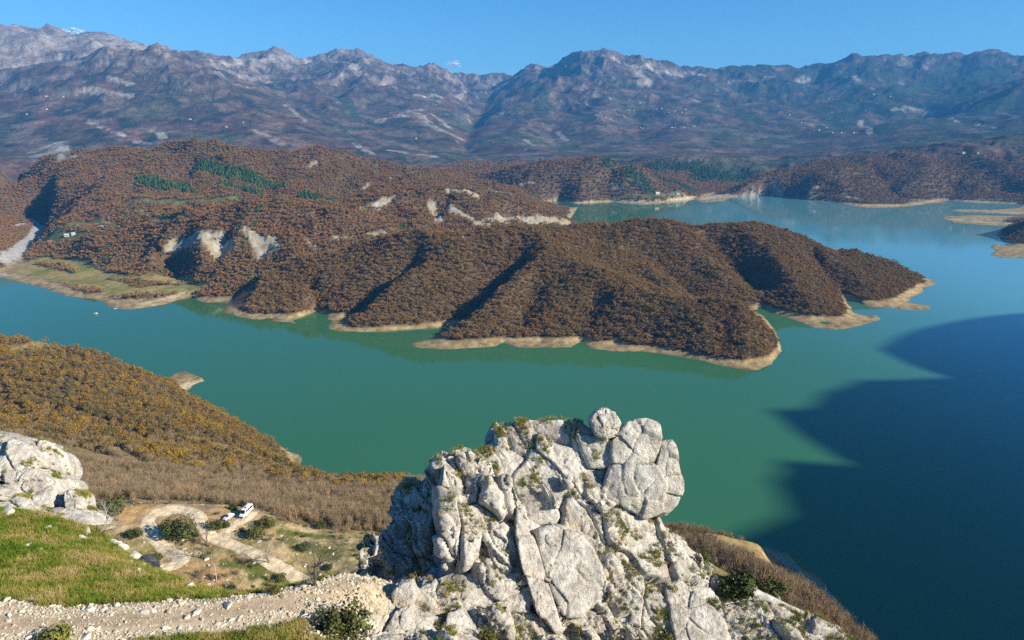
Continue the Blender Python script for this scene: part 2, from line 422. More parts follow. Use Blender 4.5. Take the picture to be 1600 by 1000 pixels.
# ------------------------------------------------------------------ terrain: stretch a membrane over the lines
class Grid:
    def __init__(s, x0, x1, y0, y1, c):
        s.c = c; s.x0 = x0; s.y0 = y0
        s.nx = int(round((x1 - x0) / c)) + 1; s.ny = int(round((y1 - y0) / c)) + 1
        s.x1 = x0 + (s.nx - 1) * c; s.y1 = y0 + (s.ny - 1) * c
        s.X, s.Y = np.meshgrid(x0 + np.arange(s.nx) * c, y0 + np.arange(s.ny) * c)
        s.val = np.zeros((s.ny, s.nx)); s.fix = np.zeros((s.ny, s.nx), bool)
    def burn(s, lines):
        acc = np.zeros_like(s.val); cnt = np.zeros_like(s.val)
        for ln in lines:
            for a, b in zip(ln[:-1], ln[1:]):
                n = max(2, int(np.hypot(*(b - a)[:2]) / s.c * 2) + 1)
                if n > 20000:
                    continue
                t = np.linspace(0, 1, n)[:, None]
                p = a + (b - a) * t
                i = np.round((p[:, 0] - s.x0) / s.c).astype(int); j = np.round((p[:, 1] - s.y0) / s.c).astype(int)
                m = (i >= 0) & (i < s.nx) & (j >= 0) & (j < s.ny)
                np.add.at(acc, (j[m], i[m]), p[m, 2]); np.add.at(cnt, (j[m], i[m]), 1)
        m = (cnt > 0) & ~s.fix
        s.val[m] = acc[m] / cnt[m]
        s.fix |= m
    def solve(s, iters=(400, 220, 160, 120, 90)):
        # coarse to fine relaxation
        lv = [(s.val, s.fix)]
        while min(lv[-1][0].shape) > 24 and len(lv) < 7:
            v, f = lv[-1]
            ny, nx = (v.shape[0] + 1) // 2, (v.shape[1] + 1) // 2
            vp = np.zeros((ny * 2, nx * 2)); fp = np.zeros((ny * 2, nx * 2))
            vp[:v.shape[0], :v.shape[1]] = v * f; fp[:v.shape[0], :v.shape[1]] = f
            sv = vp.reshape(ny, 2, nx, 2).sum((1, 3)); sf = fp.reshape(ny, 2, nx, 2).sum((1, 3))
            lv.append((np.where(sf > 0, sv / np.maximum(sf, 1), 0), sf > 0))
        u = None
        for k, (v, f) in enumerate(reversed(lv)):
            if u is None:
                u = np.full(v.shape, v[f].mean() if f.any() else 0.0)
            else:
                u = np.repeat(np.repeat(u, 2, 0), 2, 1)[:v.shape[0], :v.shape[1]]
            u = np.where(f, v, u)
            n = iters[min(k, len(iters) - 1)]
            nf = ~f
            for _ in range(n):
                p = np.pad(u, 1, mode='edge')
                a = 0.25 * (p[:-2, 1:-1] + p[2:, 1:-1] + p[1:-1, :-2] + p[1:-1, 2:])
                u[nf] = a[nf]
        s.h = u
        return u
    def blur(s, n=1, keep=None):
        for _ in range(n):
            p = np.pad(s.h, 1, mode='edge')
            a = 0.5 * s.h + 0.125 * (p[:-2, 1:-1] + p[2:, 1:-1] + p[1:-1, :-2] + p[1:-1, 2:])
            s.h = a if keep is None else np.where(keep, s.h, a)
    def at(s, x, y):
        fx = np.clip((x - s.x0) / s.c, 0, s.nx - 1.001); fy = np.clip((y - s.y0) / s.c, 0, s.ny - 1.001)
        i = fx.astype(int); j = fy.astype(int)
        fx = fx - i; fy = fy - j
        h = s.h
        return (h[j, i] * (1 - fx) + h[j, i + 1] * fx) * (1 - fy) + (h[j + 1, i] * (1 - fx) + h[j + 1, i + 1] * fx) * fy
    def edge(s, x, y):              # distance inside the grid
        return np.minimum(np.minimum(x - s.x0, s.x1 - x), np.minimum(y - s.y0, s.y1 - y))

def lake_sd(X, Y, band):            # signed distance to the lake shore, negative on the water
    ins = inside_poly(X, Y, lake)
    d = np.full(X.shape, 1e3)
    for k in range(len(lake)):      # only near each segment
        a = lake[k]; b = lake[(k + 1) % len(lake)]
        bx0, bx1 = min(a[0], b[0]) - band, max(a[0], b[0]) + band
        by0, by1 = min(a[1], b[1]) - band, max(a[1], b[1]) + band
        c = X[0, 1] - X[0, 0]
        i0 = max(0, int((bx0 - X[0, 0]) / c)); i1 = min(X.shape[1], int((bx1 - X[0, 0]) / c) + 2)
        j0 = max(0, int((by0 - Y[0, 0]) / c)); j1 = min(X.shape[0], int((by1 - Y[0, 0]) / c) + 2)
        if i1 <= i0 or j1 <= j0:
            continue
        sl = (slice(j0, j1), slice(i0, i1))
        d[sl] = np.minimum(d[sl], dist_poly(X[sl], Y[sl], [a, b], False))
    return np.where(ins, -d, d)

GA = Grid(-9000, 9000, 2400, 11800, 40.0)
GB = Grid(-2400, 3600, 0, 4300, 6.0)
GC = Grid(-660, 400, 40, 960, 1.6)
for g in (GB, GC):
    sd = lake_sd(g.X, g.Y, 40.0)
    sd = sd + np.where(np.abs(sd) < 30, fbm2(g.X / 22, g.Y / 22, 3, 5) * 3.2 * sstep(0, 6, 30 - np.abs(sd)), 0)
    g.sd = sd
    m = sd < g.c * 0.8
    g.val[m] = np.clip(sd[m] * 0.45, -6, 1)
    g.fix |= m
GB.burn(LINES)
GB.solve()
GB.blur(2)
GC.burn(LINES)
b = np.zeros_like(GC.fix); b[:2] = b[-2:] = True; b[:, :2] = b[:, -2:] = True
m = b & ~GC.fix
GC.val[m] = GB.at(GC.X, GC.Y)[m]; GC.fix |= m
GC.solve()
GC.blur(5, keep=GC.sd < 2)
GA.burn(LINES)
GA.solve()
GA.blur(1)

def H(x, y, detail=True):
    x = np.asarray(x, float); y = np.asarray(y, float)
    hb = GB.at(x, y); ha = GA.at(x, y); hc = GC.at(x, y)
    wb = sstep(0, 320, GB.edge(x, y))
    wc = sstep(0, 25, GC.edge(x, y))
    h = ha * (1 - wb) + hb * wb
    h = h * (1 - wc) + hc * wc
    if detail:
        far = sstep(3700, 4700, np.hypot(x, y))
        wx = x + 260 * noise2(x / 900, y / 900, 91); wy = y + 260 * noise2(x / 900 + 40, y / 900, 92)
        r = fbm2(wx / 950, wy / 950, 7, 21, 0.52, ridged=True)
        amp = 60 + 260 * sstep(150, 900, ha)
        # keep the sky line calm
        h = h + far * (amp * (r - 0.35) * sstep(90, 260, ha)) * 0.66
        mid = (1 - far) * sstep(5, 45, h)
        near = sstep(300, 900, np.hypot(x, y))
        r2 = fbm2(x / 110 + 3, y / 110, 5, 33, 0.5, ridged=True) - 0.35
        hills = sstep(1200, 1500, y - 0.25 * x) * sstep(12, 70, h)
        wx = x + 60 * noise2(x / 200, y / 200, 93); wy = y + 60 * noise2(x / 200 + 9, y / 200, 94)
        h = h + mid * hills * 34.0 * (fbm2(wx / 260, wy / 260, 4, 35, 0.5, ridged=True) - 0.45)
        h = h + mid * (near * 13.0 + (1 - near) * 2.2) * r2 * sstep(0, 1, (h + 20) / 80)
        r3 = fbm2(x / 14, y / 14, 3, 39)
        h = h + (1 - far) * sstep(1.5, 12, h) * 0.7 * r3
    return h

def march(px, py, t0=60.0, t1=12000.0):
    d = ray(px, py)
    t = np.geomspace(t0, t1, 2600)
    hh = H(d[0] * t, d[1] * t)
    below = CAM_H + d[2] * t < hh
    if not below.any():
        return None
    k = int(np.argmax(below))
    k0 = max(0, k - 1)
    tt = np.linspace(t[k0], t[k], 30)
    bb = CAM_H + d[2] * tt < H(d[0] * tt, d[1] * tt)
    q = tt[int(np.argmax(bb))] if bb.any() else t[k]
    return np.array([d[0] * q, d[1] * q, CAM_H + d[2] * q])
# ------------------------------------------------------------------ materials
def mat(name):
    m = bpy.data.materials.new(name); m.use_nodes = True
    nt = m.node_tree
    return m, nt, nt.nodes['Principled BSDF']

def nd(nt, t, **k):
    n = nt.nodes.new(t)
    for a, v in k.items():
        setattr(n, a, v)
    return n

def tex_noise(nt, scale, detail=4.0, rough=0.55, coord='Object'):
    tc = nd(nt, 'ShaderNodeTexCoord')
    t = nd(nt, 'ShaderNodeTexNoise')
    t.inputs['Scale'].default_value = scale; t.inputs['Detail'].default_value = detail; t.inputs['Roughness'].default_value = rough
    nt.links.new(tc.outputs[coord], t.inputs['Vector'])
    return t

def ramp(nt, src, stops):
    r = nd(nt, 'ShaderNodeValToRGB')
    el = r.color_ramp.elements
    while len(el) < len(stops):
        el.new(0.5)
    for e, (p, c) in zip(el, stops):
        e.position = p; e.color = (*c, 1) if len(c) == 3 else c
    nt.links.new(src, r.inputs[0])
    return r

def mixc(nt, a, b, fac, mode='MIX'):
    m = nd(nt, 'ShaderNodeMix', data_type='RGBA', blend_type=mode)
    for s, v in (('A', a), ('B', b)):
        i = [q for q in m.inputs if q.name == s and q.type == 'RGBA'][0]
        if isinstance(v, (tuple, list)):
            i.default_value = (*v, 1) if len(v) == 3 else v
        else:
            nt.links.new(v, i)
    f = [q for q in m.inputs if q.name == 'Factor' and q.type == 'VALUE'][0]
    if isinstance(fac, (int, float)):
        f.default_value = fac
    else:
        nt.links.new(fac, f)
    return [q for q in m.outputs if q.type == 'RGBA'][0]

def bump(nt, bs, src, strength, dist, prev=None):
    b = nd(nt, 'ShaderNodeBump')
    b.inputs['Strength'].default_value = strength; b.inputs['Distance'].default_value = dist
    nt.links.new(src, b.inputs['Height'])
    if prev is not None:
        nt.links.new(prev.outputs[0], b.inputs['Normal'])
    nt.links.new(b.outputs[0], bs.inputs['Normal'])
    return b

def terrain_mat(name, s1, s2, amt, bdist):
    m, nt, bs = mat(name)
    a = nd(nt, 'ShaderNodeAttribute', attribute_name='col')
    n1 = tex_noise(nt, s1, 6, 0.62)
    n2 = tex_noise(nt, s2, 5, 0.6)
    r1 = ramp(nt, n1.outputs[0], [(0.25, (1 - amt,) * 3), (0.75, (1 + amt,) * 3)])
    r2 = ramp(nt, n2.outputs[0], [(0.25, (1 - amt * 0.8, 1 - amt * 0.85, 1 - amt * 0.9)), (0.75, (1 + amt * 0.8, 1 + amt * 0.85, 1 + amt * 0.9))])
    c = mixc(nt, a.outputs['Color'], r1.outputs[0], 1.0, 'MULTIPLY')
    c = mixc(nt, c, r2.outputs[0], 1.0, 'MULTIPLY')
    nt.links.new(c, bs.inputs['Base Color'])
    bs.inputs['Roughness'].default_value = 0.95
    bs.inputs['Specular IOR Level'].default_value = 0.1
    b = bump(nt, bs, n1.outputs[0], 0.7, bdist)
    bump(nt, bs, n2.outputs[0], 0.6, bdist * s1 / s2, b)
    return m

# ------------------------------------------------------------------ what covers the ground where
class Patch:                         # a stretch of ground round a line between seen points
    def __init__(s, kind, pts, r):
        P = [march(*p) for p in pts]
        P = [p for p in P if p is not None]
        s.kind = kind; s.ok = len(P) > 0
        if s.ok:
            P = np.array(P); d = np.linalg.norm(P - np.array([0, 0, CAM_H]), axis=1).mean()
            s.line = P[:, :2] if len(P) > 1 else np.vstack([P[0, :2], P[0, :2] + 0.01]); s.r = r * d / F
            s.lo = s.line.min(0) - 2.2 * s.r; s.hi = s.line.max(0) + 2.2 * s.r
    def __call__(s, x, y, nz):
        out = np.zeros(x.shape)
        m = (x > s.lo[0]) & (x < s.hi[0]) & (y > s.lo[1]) & (y < s.hi[1])
        if m.any():
            d = dist_poly(x[m], y[m], s.line, False) / s.r
            out[m] = sstep(1.15, 0.75, d + 0.75 * nz[m])
        return out

PATCH = []
def pa(kind, r, *pts):
    p = Patch(kind, pts, r)
    if p.ok:
        PATCH.append(p)
# badlands and cuts of the near hills
pa('bad', 16, (285, 378), (330, 384), (352, 398)); pa('bad', 8, (345, 372), (358, 392)); pa('bad', 10, (400, 372), (412, 402)); pa('bad', 9, (385, 360), (402, 378), (432, 385)); pa('bad', 7, (276, 380), (262, 388))
pa('bad', 8, (520, 372), (548, 374)); pa('bad', 5, (480, 374), (492, 386)); pa('bad', 7, (425, 372), (432, 388)); pa('bad', 5, (575, 366), (600, 364)); pa('bad', 5, (700, 362), (728, 370))
pa('bad', 11, (702, 326), (735, 342), (760, 353)); pa('bad', 8, (760, 345), (800, 342), (850, 344), (890, 350)); pa('bad', 6, (700, 296), (730, 300), (745, 305)); pa('bad', 4, (765, 296), (800, 303)); pa('bad', 7, (675, 320), (690, 345))
pa('bad', 5, (600, 312), (555, 332)); pa('bad', 5, (585, 320), (615, 308)); pa('bad', 5, (480, 262), (492, 256)); pa('bad', 4, (570, 295), (578, 288)); pa('bad', 3, (205, 290), (212, 282)); pa('bad', 3, (165, 347), (175, 350))
pa('bad', 4, (640, 272), (650, 268)); pa('bad', 3, (605, 275), (612, 280)); pa('bad', 5, (808, 290), (830, 285)); pa('bad', 3, (955, 285), (970, 295))
pa('bad', 4, (1275, 290), (1265, 300)); pa('bad', 4, (1318, 306), (1345, 312)); pa('bad', 4, (1208, 292), (1220, 300))
# meadow, fields, river gravel, sand
pa('meadow', 21, (40, 420), (110, 436), (200, 455), (262, 452), (305, 450)); pa('meadow', 15, (60, 406), (120, 412), (150, 432), (230, 432), (290, 440)); pa('sand', 7, (276, 606), (300, 599), (314, 595)); pa('sand', 4, (215, 581), (231, 584)); pa('sand', 6, (225, 474), (262, 466), (285, 458))
pa('field', 9, (72, 374), (105, 370), (140, 366)); pa('field', 4, (85, 362), (120, 352)); pa('field', 9, (200, 316), (290, 318), (370, 310)); pa('field', 7, (220, 330), (310, 328)); pa('field', 5, (240, 342), (290, 340)); pa('field', 5, (120, 350), (160, 344)); pa('field', 4, (150, 340), (180, 352))
pa('gravel', 9, (0, 408), (30, 392), (52, 372), (62, 355)); pa('gravel', 5, (5, 338), (45, 340), (85, 343)); pa('gravel', 7, (-10, 328), (15, 318)); pa('gravel', 5, (20, 355), (40, 350)); pa('gravel', 4, (-5, 428), (12, 430))
pa('sand', 3.5, (850, 316), (900, 318), (960, 315), (1010, 318)); pa('sand', 4, (1000, 315), (1060, 312), (1085, 307)); pa('gravel', 5, (1095, 312), (1130, 304), (1165, 297), (1200, 294)); pa('field', 4, (965, 311), (1020, 308), (1060, 303))
pa('sand', 3.5, (1480, 329), (1600, 332)); pa('sand', 5, (1475, 343), (1590, 348)); pa('field', 3, (1530, 312), (1600, 310)); pa('field', 3, (1540, 345), (1600, 342)); pa('sand', 2.5, (1340, 321), (1400, 321)); pa('sand', 2.5, (1430, 318), (1460, 314))
# pine stands
pa('pine', 11, (220, 285), (255, 288), (285, 293)); pa('pine', 12, (315, 262), (345, 272), (400, 280), (440, 292)); pa('pine', 11, (355, 290), (400, 300)); pa('pine', 9, (475, 308), (520, 318)); pa('pine', 5, (285, 298), (310, 306))
pa('pine', 13, (985, 268), (1000, 285), (1012, 298)); pa('pine', 14, (1030, 278), (1060, 290), (1075, 298)); pa('pine', 18, (1030, 262), (1080, 258), (1100, 268), (1150, 265)); pa('pine', 15, (1090, 280), (1140, 280), (1180, 265)); pa('pine', 6, (905, 248), (950, 256))
# the near land
pa('dirt', 30, (210, 800), (260, 800), (330, 795), (390, 798)); pa('dirt', 22, (230, 830), (300, 815), (360, 820)); pa('dirt', 24, (250, 890), (330, 890), (420, 870)); pa('dirt', 20, (300, 920), (380, 925), (460, 910))
pa('drygrass', 14, (40, 545), (85, 540)); pa('drygrass', 16, (110, 700), (160, 715)); pa('drygrass', 20, (320, 690), (400, 715), (440, 730)); pa('drygrass', 7, (60, 535), (90, 535)); pa('drygrass', 10, (180, 700), (220, 725)); pa('drygrass', 10, (480, 752), (545, 755))
pa('turf', 14, (400, 895), (440, 890)); pa('turf', 12, (480, 850), (520, 870)); pa('turf', 10, (420, 910), (450, 905)); pa('turf', 9, (350, 880), (420, 885)); pa('turf', 8, (440, 830), (520, 840))
pa('drygrass', 22, (1130, 840), (1180, 860), (1250, 900)); pa('dirt', 10, (1200, 885), (1235, 905), (1260, 915)); pa('dirt', 6, (1050, 822), (1070, 826)); pa('bare', 16, (1290, 915), (1320, 960), (1335, 985)); pa('bare', 10, (1215, 868), (1260, 900))
# far mountains
pa('rock', 9, (55, 245), (90, 228), (105, 240)); pa('rock', 9, (50, 238), (95, 222), (125, 240)); pa('rock', 6, (240, 205), (255, 215)); pa('rock', 9, (590, 190), (650, 178), (690, 205), (715, 215)); pa('rock', 7, (620, 180), (660, 172), (700, 198)); pa('rock', 5, (140, 190), (230, 225))
pa('rock', 7, (400, 205), (440, 225)); pa('rock', 6, (555, 225), (580, 240)); pa('rock', 7, (610, 235), (680, 245)); pa('rock', 4, (445, 165), (480, 190)); pa('rock', 4, (170, 120), (205, 130)); pa('rock', 5, (135, 142), (205, 150)); pa('rock', 4, (25, 148), (45, 130))
pa('rock', 5, (95, 85), (150, 78)); pa('rock', 6, (160, 68), (215, 76)); pa('rock', 7, (340, 97), (380, 95), (425, 92), (450, 104)); pa('rock', 6, (480, 95), (550, 98), (570, 118)); pa('rock', 6, (600, 105), (640, 118)); pa('rock', 9, (960, 92), (990, 105), (1015, 130)); pa('rock', 5, (930, 108), (945, 118))
pa('rock', 5, (1005, 106), (1080, 114), (1140, 128)); pa('rock', 5, (1150, 126), (1200, 122), (1260, 122)); pa('rock', 4, (1310, 112), (1340, 130)); pa('rock', 6, (1425, 170), (1455, 178)); pa('rock', 3, (1395, 172), (1415, 168)); pa('rock', 4, (1345, 190), (1360, 210)); pa('rock', 3, (1475, 185), (1495, 190)); pa('rock', 3, (1525, 195), (1555, 200))
pa('rock', 4, (870, 205), (885, 220)); pa('rock', 4, (1060, 152), (1090, 158)); pa('rock', 4, (15, 40), (75, 62)); pa('rock', 4, (820, 218), (835, 228)); pa('rock', 4, (715, 150), (740, 145)); pa('rock', 4, (650, 148), (690, 152))
pa('pine', 10, (835, 130), (850, 150), (845, 175)); pa('pine', 6, (890, 108), (930, 120), (970, 130), (1000, 138)); pa('pine', 7, (1010, 118), (1080, 135), (1130, 142)); pa('pine', 8, (1150, 140), (1230, 135), (1260, 142)); pa('pine', 6, (945, 150), (970, 155)); pa('pine', 12, (1280, 110), (1350, 115), (1420, 110), (1530, 105))
pa('pine', 14, (1380, 150), (1460, 130), (1560, 120), (1600, 120)); pa('pine', 10, (1370, 210), (1420, 190), (1480, 200)); pa('pine', 12, (1510, 180), (1560, 165), (1600, 160)); pa('pine', 8, (1100, 168), (1150, 180), (1200, 195)); pa('pine', 8, (1320, 165), (1380, 160)); pa('pine', 7, (545, 155), (560, 190)); pa('pine', 6, (350, 115), (440, 130)); pa('pine', 6, (1000, 235), (1100, 238), (1180, 240))

COLS = {'bad': (0.27, 0.26, 0.20), 'meadow': (0.13, 0.125, 0.035), 'sand': (0.46, 0.37, 0.22), 'field': (0.10, 0.125, 0.045), 'gravel': (0.36, 0.35, 0.32), 'pine': (0.028, 0.05, 0.03),
        'dirt': (0.42, 0.29, 0.15), 'drygrass': (0.25, 0.19, 0.075), 'turf': (0.115, 0.13, 0.03), 'rock': (0.36, 0.325, 0.27), 'bare': (0.30, 0.245, 0.17)}

CLEAR = np.array([at_z(215, 815, 150)[:2], at_z(300, 830, 150)[:2], at_z(330, 890, 150)[:2], at_z(450, 880, 150)[:2], at_z(540, 900, 150)[:2]])
def cover(x, y, z, slope):
    """colour of the ground, and how thickly trees stand on it"""
    n1 = fbm2(x / 60, y / 60, 4, 51); n2 = fbm2(x / 14, y / 14, 3, 52); n3 = fbm2(x / 420, y / 420, 4, 53)
    dist = np.hypot(x, y)
    far = sstep(3500, 3900, dist)
    # woodland floor
    c = np.zeros(x.shape + (3,))
    c[...] = (0.105, 0.072, 0.04)
    c += (0.02 * n1 + 0.02 * n2)[..., None]
    trees = np.ones(x.shape)
    # mountain slopes: red-brown scrub, grey-green pasture, dark hollows, pale high rock
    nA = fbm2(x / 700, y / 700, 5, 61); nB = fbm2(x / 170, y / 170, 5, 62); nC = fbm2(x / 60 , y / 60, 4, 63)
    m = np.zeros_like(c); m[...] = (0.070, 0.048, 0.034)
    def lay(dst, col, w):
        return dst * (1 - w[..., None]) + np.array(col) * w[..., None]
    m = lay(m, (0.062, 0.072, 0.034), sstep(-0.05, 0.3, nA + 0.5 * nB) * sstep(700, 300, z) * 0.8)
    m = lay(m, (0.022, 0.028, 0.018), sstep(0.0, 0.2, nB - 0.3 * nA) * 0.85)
    m = lay(m, (0.115, 0.058, 0.036), sstep(0.1, 0.35, -nA - 0.4 * nB) * sstep(800, 400, z) * 0.8)
    m = lay(m, (0.17, 0.125, 0.09), sstep(0.02, 0.22, fbm2(x / 240 + 5, y / 240, 5, 64) - 0.3 * nC) * 0.55)
    m = lay(m, (0.23, 0.205, 0.17), sstep(0.24, 0.40, nB * 0.6 + nC * 0.6 - 0.12) * 0.55)
    m = lay(m, (0.215, 0.185, 0.155), sstep(900, 1300, z + 380 * nB + 260 * nC - 0.06 * x) * 0.75)
    m = lay(m, (0.30, 0.27, 0.24), sstep(0.8, 1.2, slope + 0.5 * nC) * 0.5)
    m = lay(m, (0.018, 0.034, 0.022), sstep(1000, 3200, x) * sstep(1300, 900, z + 200 * nB) * sstep(-0.35, 0.15, nB + 0.4 * nC + 0.1) * 0.8)
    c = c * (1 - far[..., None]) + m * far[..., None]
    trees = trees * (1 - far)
    cl = sstep(34, 18, dist_poly(x, y, CLEAR, False) + 10 * n1 + 5 * n2)[..., None]
    q = sstep(-0.3, 0.35, fbm2(x / 7, y / 7, 5, 57, 0.65) + 0.3 * n2)[..., None]
    c = c * (1 - cl) + (np.array((0.50, 0.37, 0.19)) * q + np.array((0.22, 0.185, 0.065)) * (1 - q)) * cl
    trees = trees * (1 - 0.75 * cl[..., 0])
    # patches
    mea = np.zeros(x.shape)
    for p in PATCH:
        b = (x > p.lo[0]) & (x < p.hi[0]) & (y > p.lo[1]) & (y < p.hi[1])
        if not b.any():
            continue
        xb, yb = x[b], y[b]
        nz = n2[b] * 0.5 + n1[b] * 0.6 if p.r < 60 else nB[b] * 1.5 + nC[b] * 1.1
        if p.r < 18:
            q_ = min(8.0, max(1.6, p.r * 0.7))
            nz = fbm2(xb / q_, yb / q_, 4, 55, 0.65) * 1.3 + 0.2 * n1[b]
        w = p(xb, yb, nz)
        k = p.kind
        m1, m2 = n1[b], n2[b]
        if k == 'rock':
            w = w * sstep(-0.25, 0.2, nC[b] + 0.6 * nB[b] + 0.1)
        if k in ('gravel', 'sand', 'meadow'):
            w = w * (sstep(20, 11, z[b]) if k == 'meadow' else np.where(xb < -850, sstep(30, 18, z[b]), sstep(11, 6, z[b])))
        if k in ('meadow', 'gravel', 'field', 'sand', 'bare'):
            mea[b] = np.maximum(mea[b], w)
        if k == 'meadow':
            q = sstep(-0.2, 0.25, m1 + 0.5 * m2)[..., None]
            cc = np.array((0.31, 0.245, 0.085)) * (1 - q) + np.array((0.19, 0.19, 0.05)) * q
        elif k == 'bad':
            q = sstep(-0.3, 0.3, m2 + 0.3 * m1)[..., None]
            cc = np.array((0.27, 0.265, 0.23)) * (1 - q) + np.array((0.25, 0.195, 0.10)) * q
        elif k == 'dirt':
            q = sstep(-0.3, 0.35, m2 + m1)[..., None]
            cc = np.array((0.46, 0.33, 0.18)) * (1 - q) + np.array((0.36, 0.23, 0.10)) * q
        else:
            cc = np.array(COLS[k]) * (1 + 0.25 * m2)[..., None]
        s = {'rock': 0.65, 'pine': 0.8, 'dirt': 0.9}.get(k, 0.95)
        w3_ = (s * w)[..., None]
        c[b] = c[b] * (1 - w3_) + cc * w3_
        if k != 'pine':
            trees[b] = trees[b] * (1 - w)
    # bare ring the lake leaves when it falls
    bank = sstep(5.6, 3.4, z + 2.2 * n1 + 0.8 * n2) * sstep(3600, 3300, dist)
    lime = sstep(-0.2, 0.3, n2)[..., None]
    bc = np.array((0.36, 0.275, 0.14)) * (1 - lime) + np.array((0.24, 0.165, 0.075)) * lime
    bc = bc * (0.75 + 0.25 * sstep(0.3, 1.8, z)[..., None])
    bank_c = bank * (1 - 0.9 * mea)
    c = c * (1 - bank_c[..., None]) + bc * bank_c[..., None]
    trees = trees * (1 - bank)
    return np.clip(c, 0.01, 0.8), trees

def pine_at(x, y):
    n1 = fbm2(x / 60, y / 60, 4, 51); n2 = fbm2(x / 14, y / 14, 3, 52)
    w = np.zeros(x.shape)
    for p in PATCH:
        if p.kind == 'pine' and (x.max() > p.lo[0]) and (x.min() < p.hi[0]):
            w = np.maximum(w, p(x, y, n2 * 0.5 + n1 * 0.6))
    return w

# ------------------------------------------------------------------ the ground as meshes
def mesh_from(name, v, q, m, cols=None, smooth=True, parent=None, kind=None):
    me = bpy.data.meshes.new(name)
    v = np.asarray(v, np.float32); q = np.asarray(q, np.int32)
    me.vertices.add(len(v)); me.vertices.foreach_set('co', v.ravel())
    me.loops.add(q.size); me.loops.foreach_set('vertex_index', q.ravel())
    me.polygons.add(len(q)); me.polygons.foreach_set('loop_start', np.arange(0, q.size, q.shape[1], dtype=np.int32))
    me.polygons.foreach_set('use_smooth', np.full(len(q), smooth))
    me.update(calc_edges=True)
    if cols is not None:
        a = me.attributes.new('col', 'FLOAT_COLOR', 'POINT')
        a.data.foreach_set('color', np.concatenate([cols, np.ones((len(cols), 1))], 1).astype(np.float32).ravel())
    if m is not None:
        me.materials.append(m)
    o = bpy.data.objects.new(name, me)
    COL.objects.link(o)
    if parent is not None:
        o.parent = parent
    if kind:
        o['kind'] = kind
    return o

def tag(o, label, cat, group=None):
    o['label'] = label; o['category'] = cat
    if group:
        o['group'] = group
    return o

def empty(name, loc, label, cat, group=None):
    o = bpy.data.objects.new(name, None); COL.objects.link(o)
    o.location = loc; o.empty_display_size = 0.5
    return tag(o, label, cat, group)

M_far = terrain_mat('mountain_slopes', 0.012, 0.06, 0.6, 26.0)
M_mid = terrain_mat('woodland_ground', 0.09, 0.6, 0.38, 1.6)
M_near = terrain_mat('hillside_ground', 0.35, 2.0, 0.5, 0.6)

def valley_x(y):                     # line from the inlet to the far bay that parts the headland from the hills behind
    ys = np.array([1000, 1090, 1170, 1230, 1270, 1320, 1390, 1480, 1560, 1800])
    return ys

def headland(x, y):
    poly = np.array([W(345, 490), W(332, 474), (-430, 1170), (-360, 1230), (-280, 1270), (-190, 1320), (-110, 1390), (-30, 1480), (70, 1600), (900, 1600), (1000, 1100), (700, 850), (300, 700), (-100, 800), (-420, 980)])
    return inside_poly(x, y, poly)

def polar_terrain():
    nr, na = 900, 760
    r = np.geomspace(58, 12300, nr)
    a = np.radians(np.linspace(-43, 43, na))
    R, A = np.meshgrid(r, a, indexing='ij')
    X = R * np.sin(A); Y = R * np.cos(A)
    Z = H(X, Y)
    e = np.maximum(1.5, R * 0.004)
    sl = np.hypot(H(X + e, Y) - Z, H(X, Y + e) - Z) / e
    C, T = cover(X, Y, Z, sl)
    fl = np.zeros(X.shape)
    for p in PATCH:
        if p.kind == 'bad':
            b = (X > p.lo[0]) & (X < p.hi[0]) & (Y > p.lo[1]) & (Y < p.hi[1])
            if b.any():
                fl[b] = np.maximum(fl[b], p(X[b], Y[b], 0 * X[b]))
    ww = 6.0 * noise2(X / 30, Y / 30, 95)
    rd = 1 - 2 * np.abs(noise2((X + ww) / 9.0, Y / 45.0, 96))
    Z = Z + fl * (3.4 * (rd - 0.5) + 2.5 * fbm2(X / 18, Y / 18, 3, 97))
    C = C * (1 + (fl * 0.22 * rd)[..., None])
    idx = np.arange(nr * na).reshape(nr, na)
    q = np.stack([idx[:-1, :-1], idx[:-1, 1:], idx[1:, 1:], idx[1:, :-1]], 2).reshape(-1, 4)
    xc = X.ravel()[q].mean(1); yc = Y.ravel()[q].mean(1); zm = Z.ravel()[q].max(1)
    keep = zm > -2.5
    reg = np.full(len(q), 1)
    reg[yc < 2420] = 2
    reg[np.hypot(xc, yc) > 3850] = 0
    reg[headland(xc, yc)] = 3
    near = (yc < 960) & (np.hypot(xc, yc) < 1150) & ~headland(xc, yc)
    reg[near & (xc < 1e5)] = 4
    reg[near & (xc > 20 + 0 * yc)] = 5
    rv = (reg == 2) & (xc < -300) & (yc > 900)
    V = np.stack([X, Y, Z], 2).reshape(-1, 3); CC = C.reshape(-1, 3)
    for k, (nm, m) in enumerate([('mountains', M_far), ('far_hills', M_mid), ('wooded_hills', M_mid), ('peninsula', M_mid), ('hillside', M_near), ('lakeside_slope', M_near)]):
        f = q[keep & (reg == k)]
        if len(f) == 0:
            continue
        u, inv = np.unique(f, return_inverse=True)
        mesh_from(nm, V[u], inv.reshape(-1, 4), m, CC[u], kind='structure')
polar_terrain()

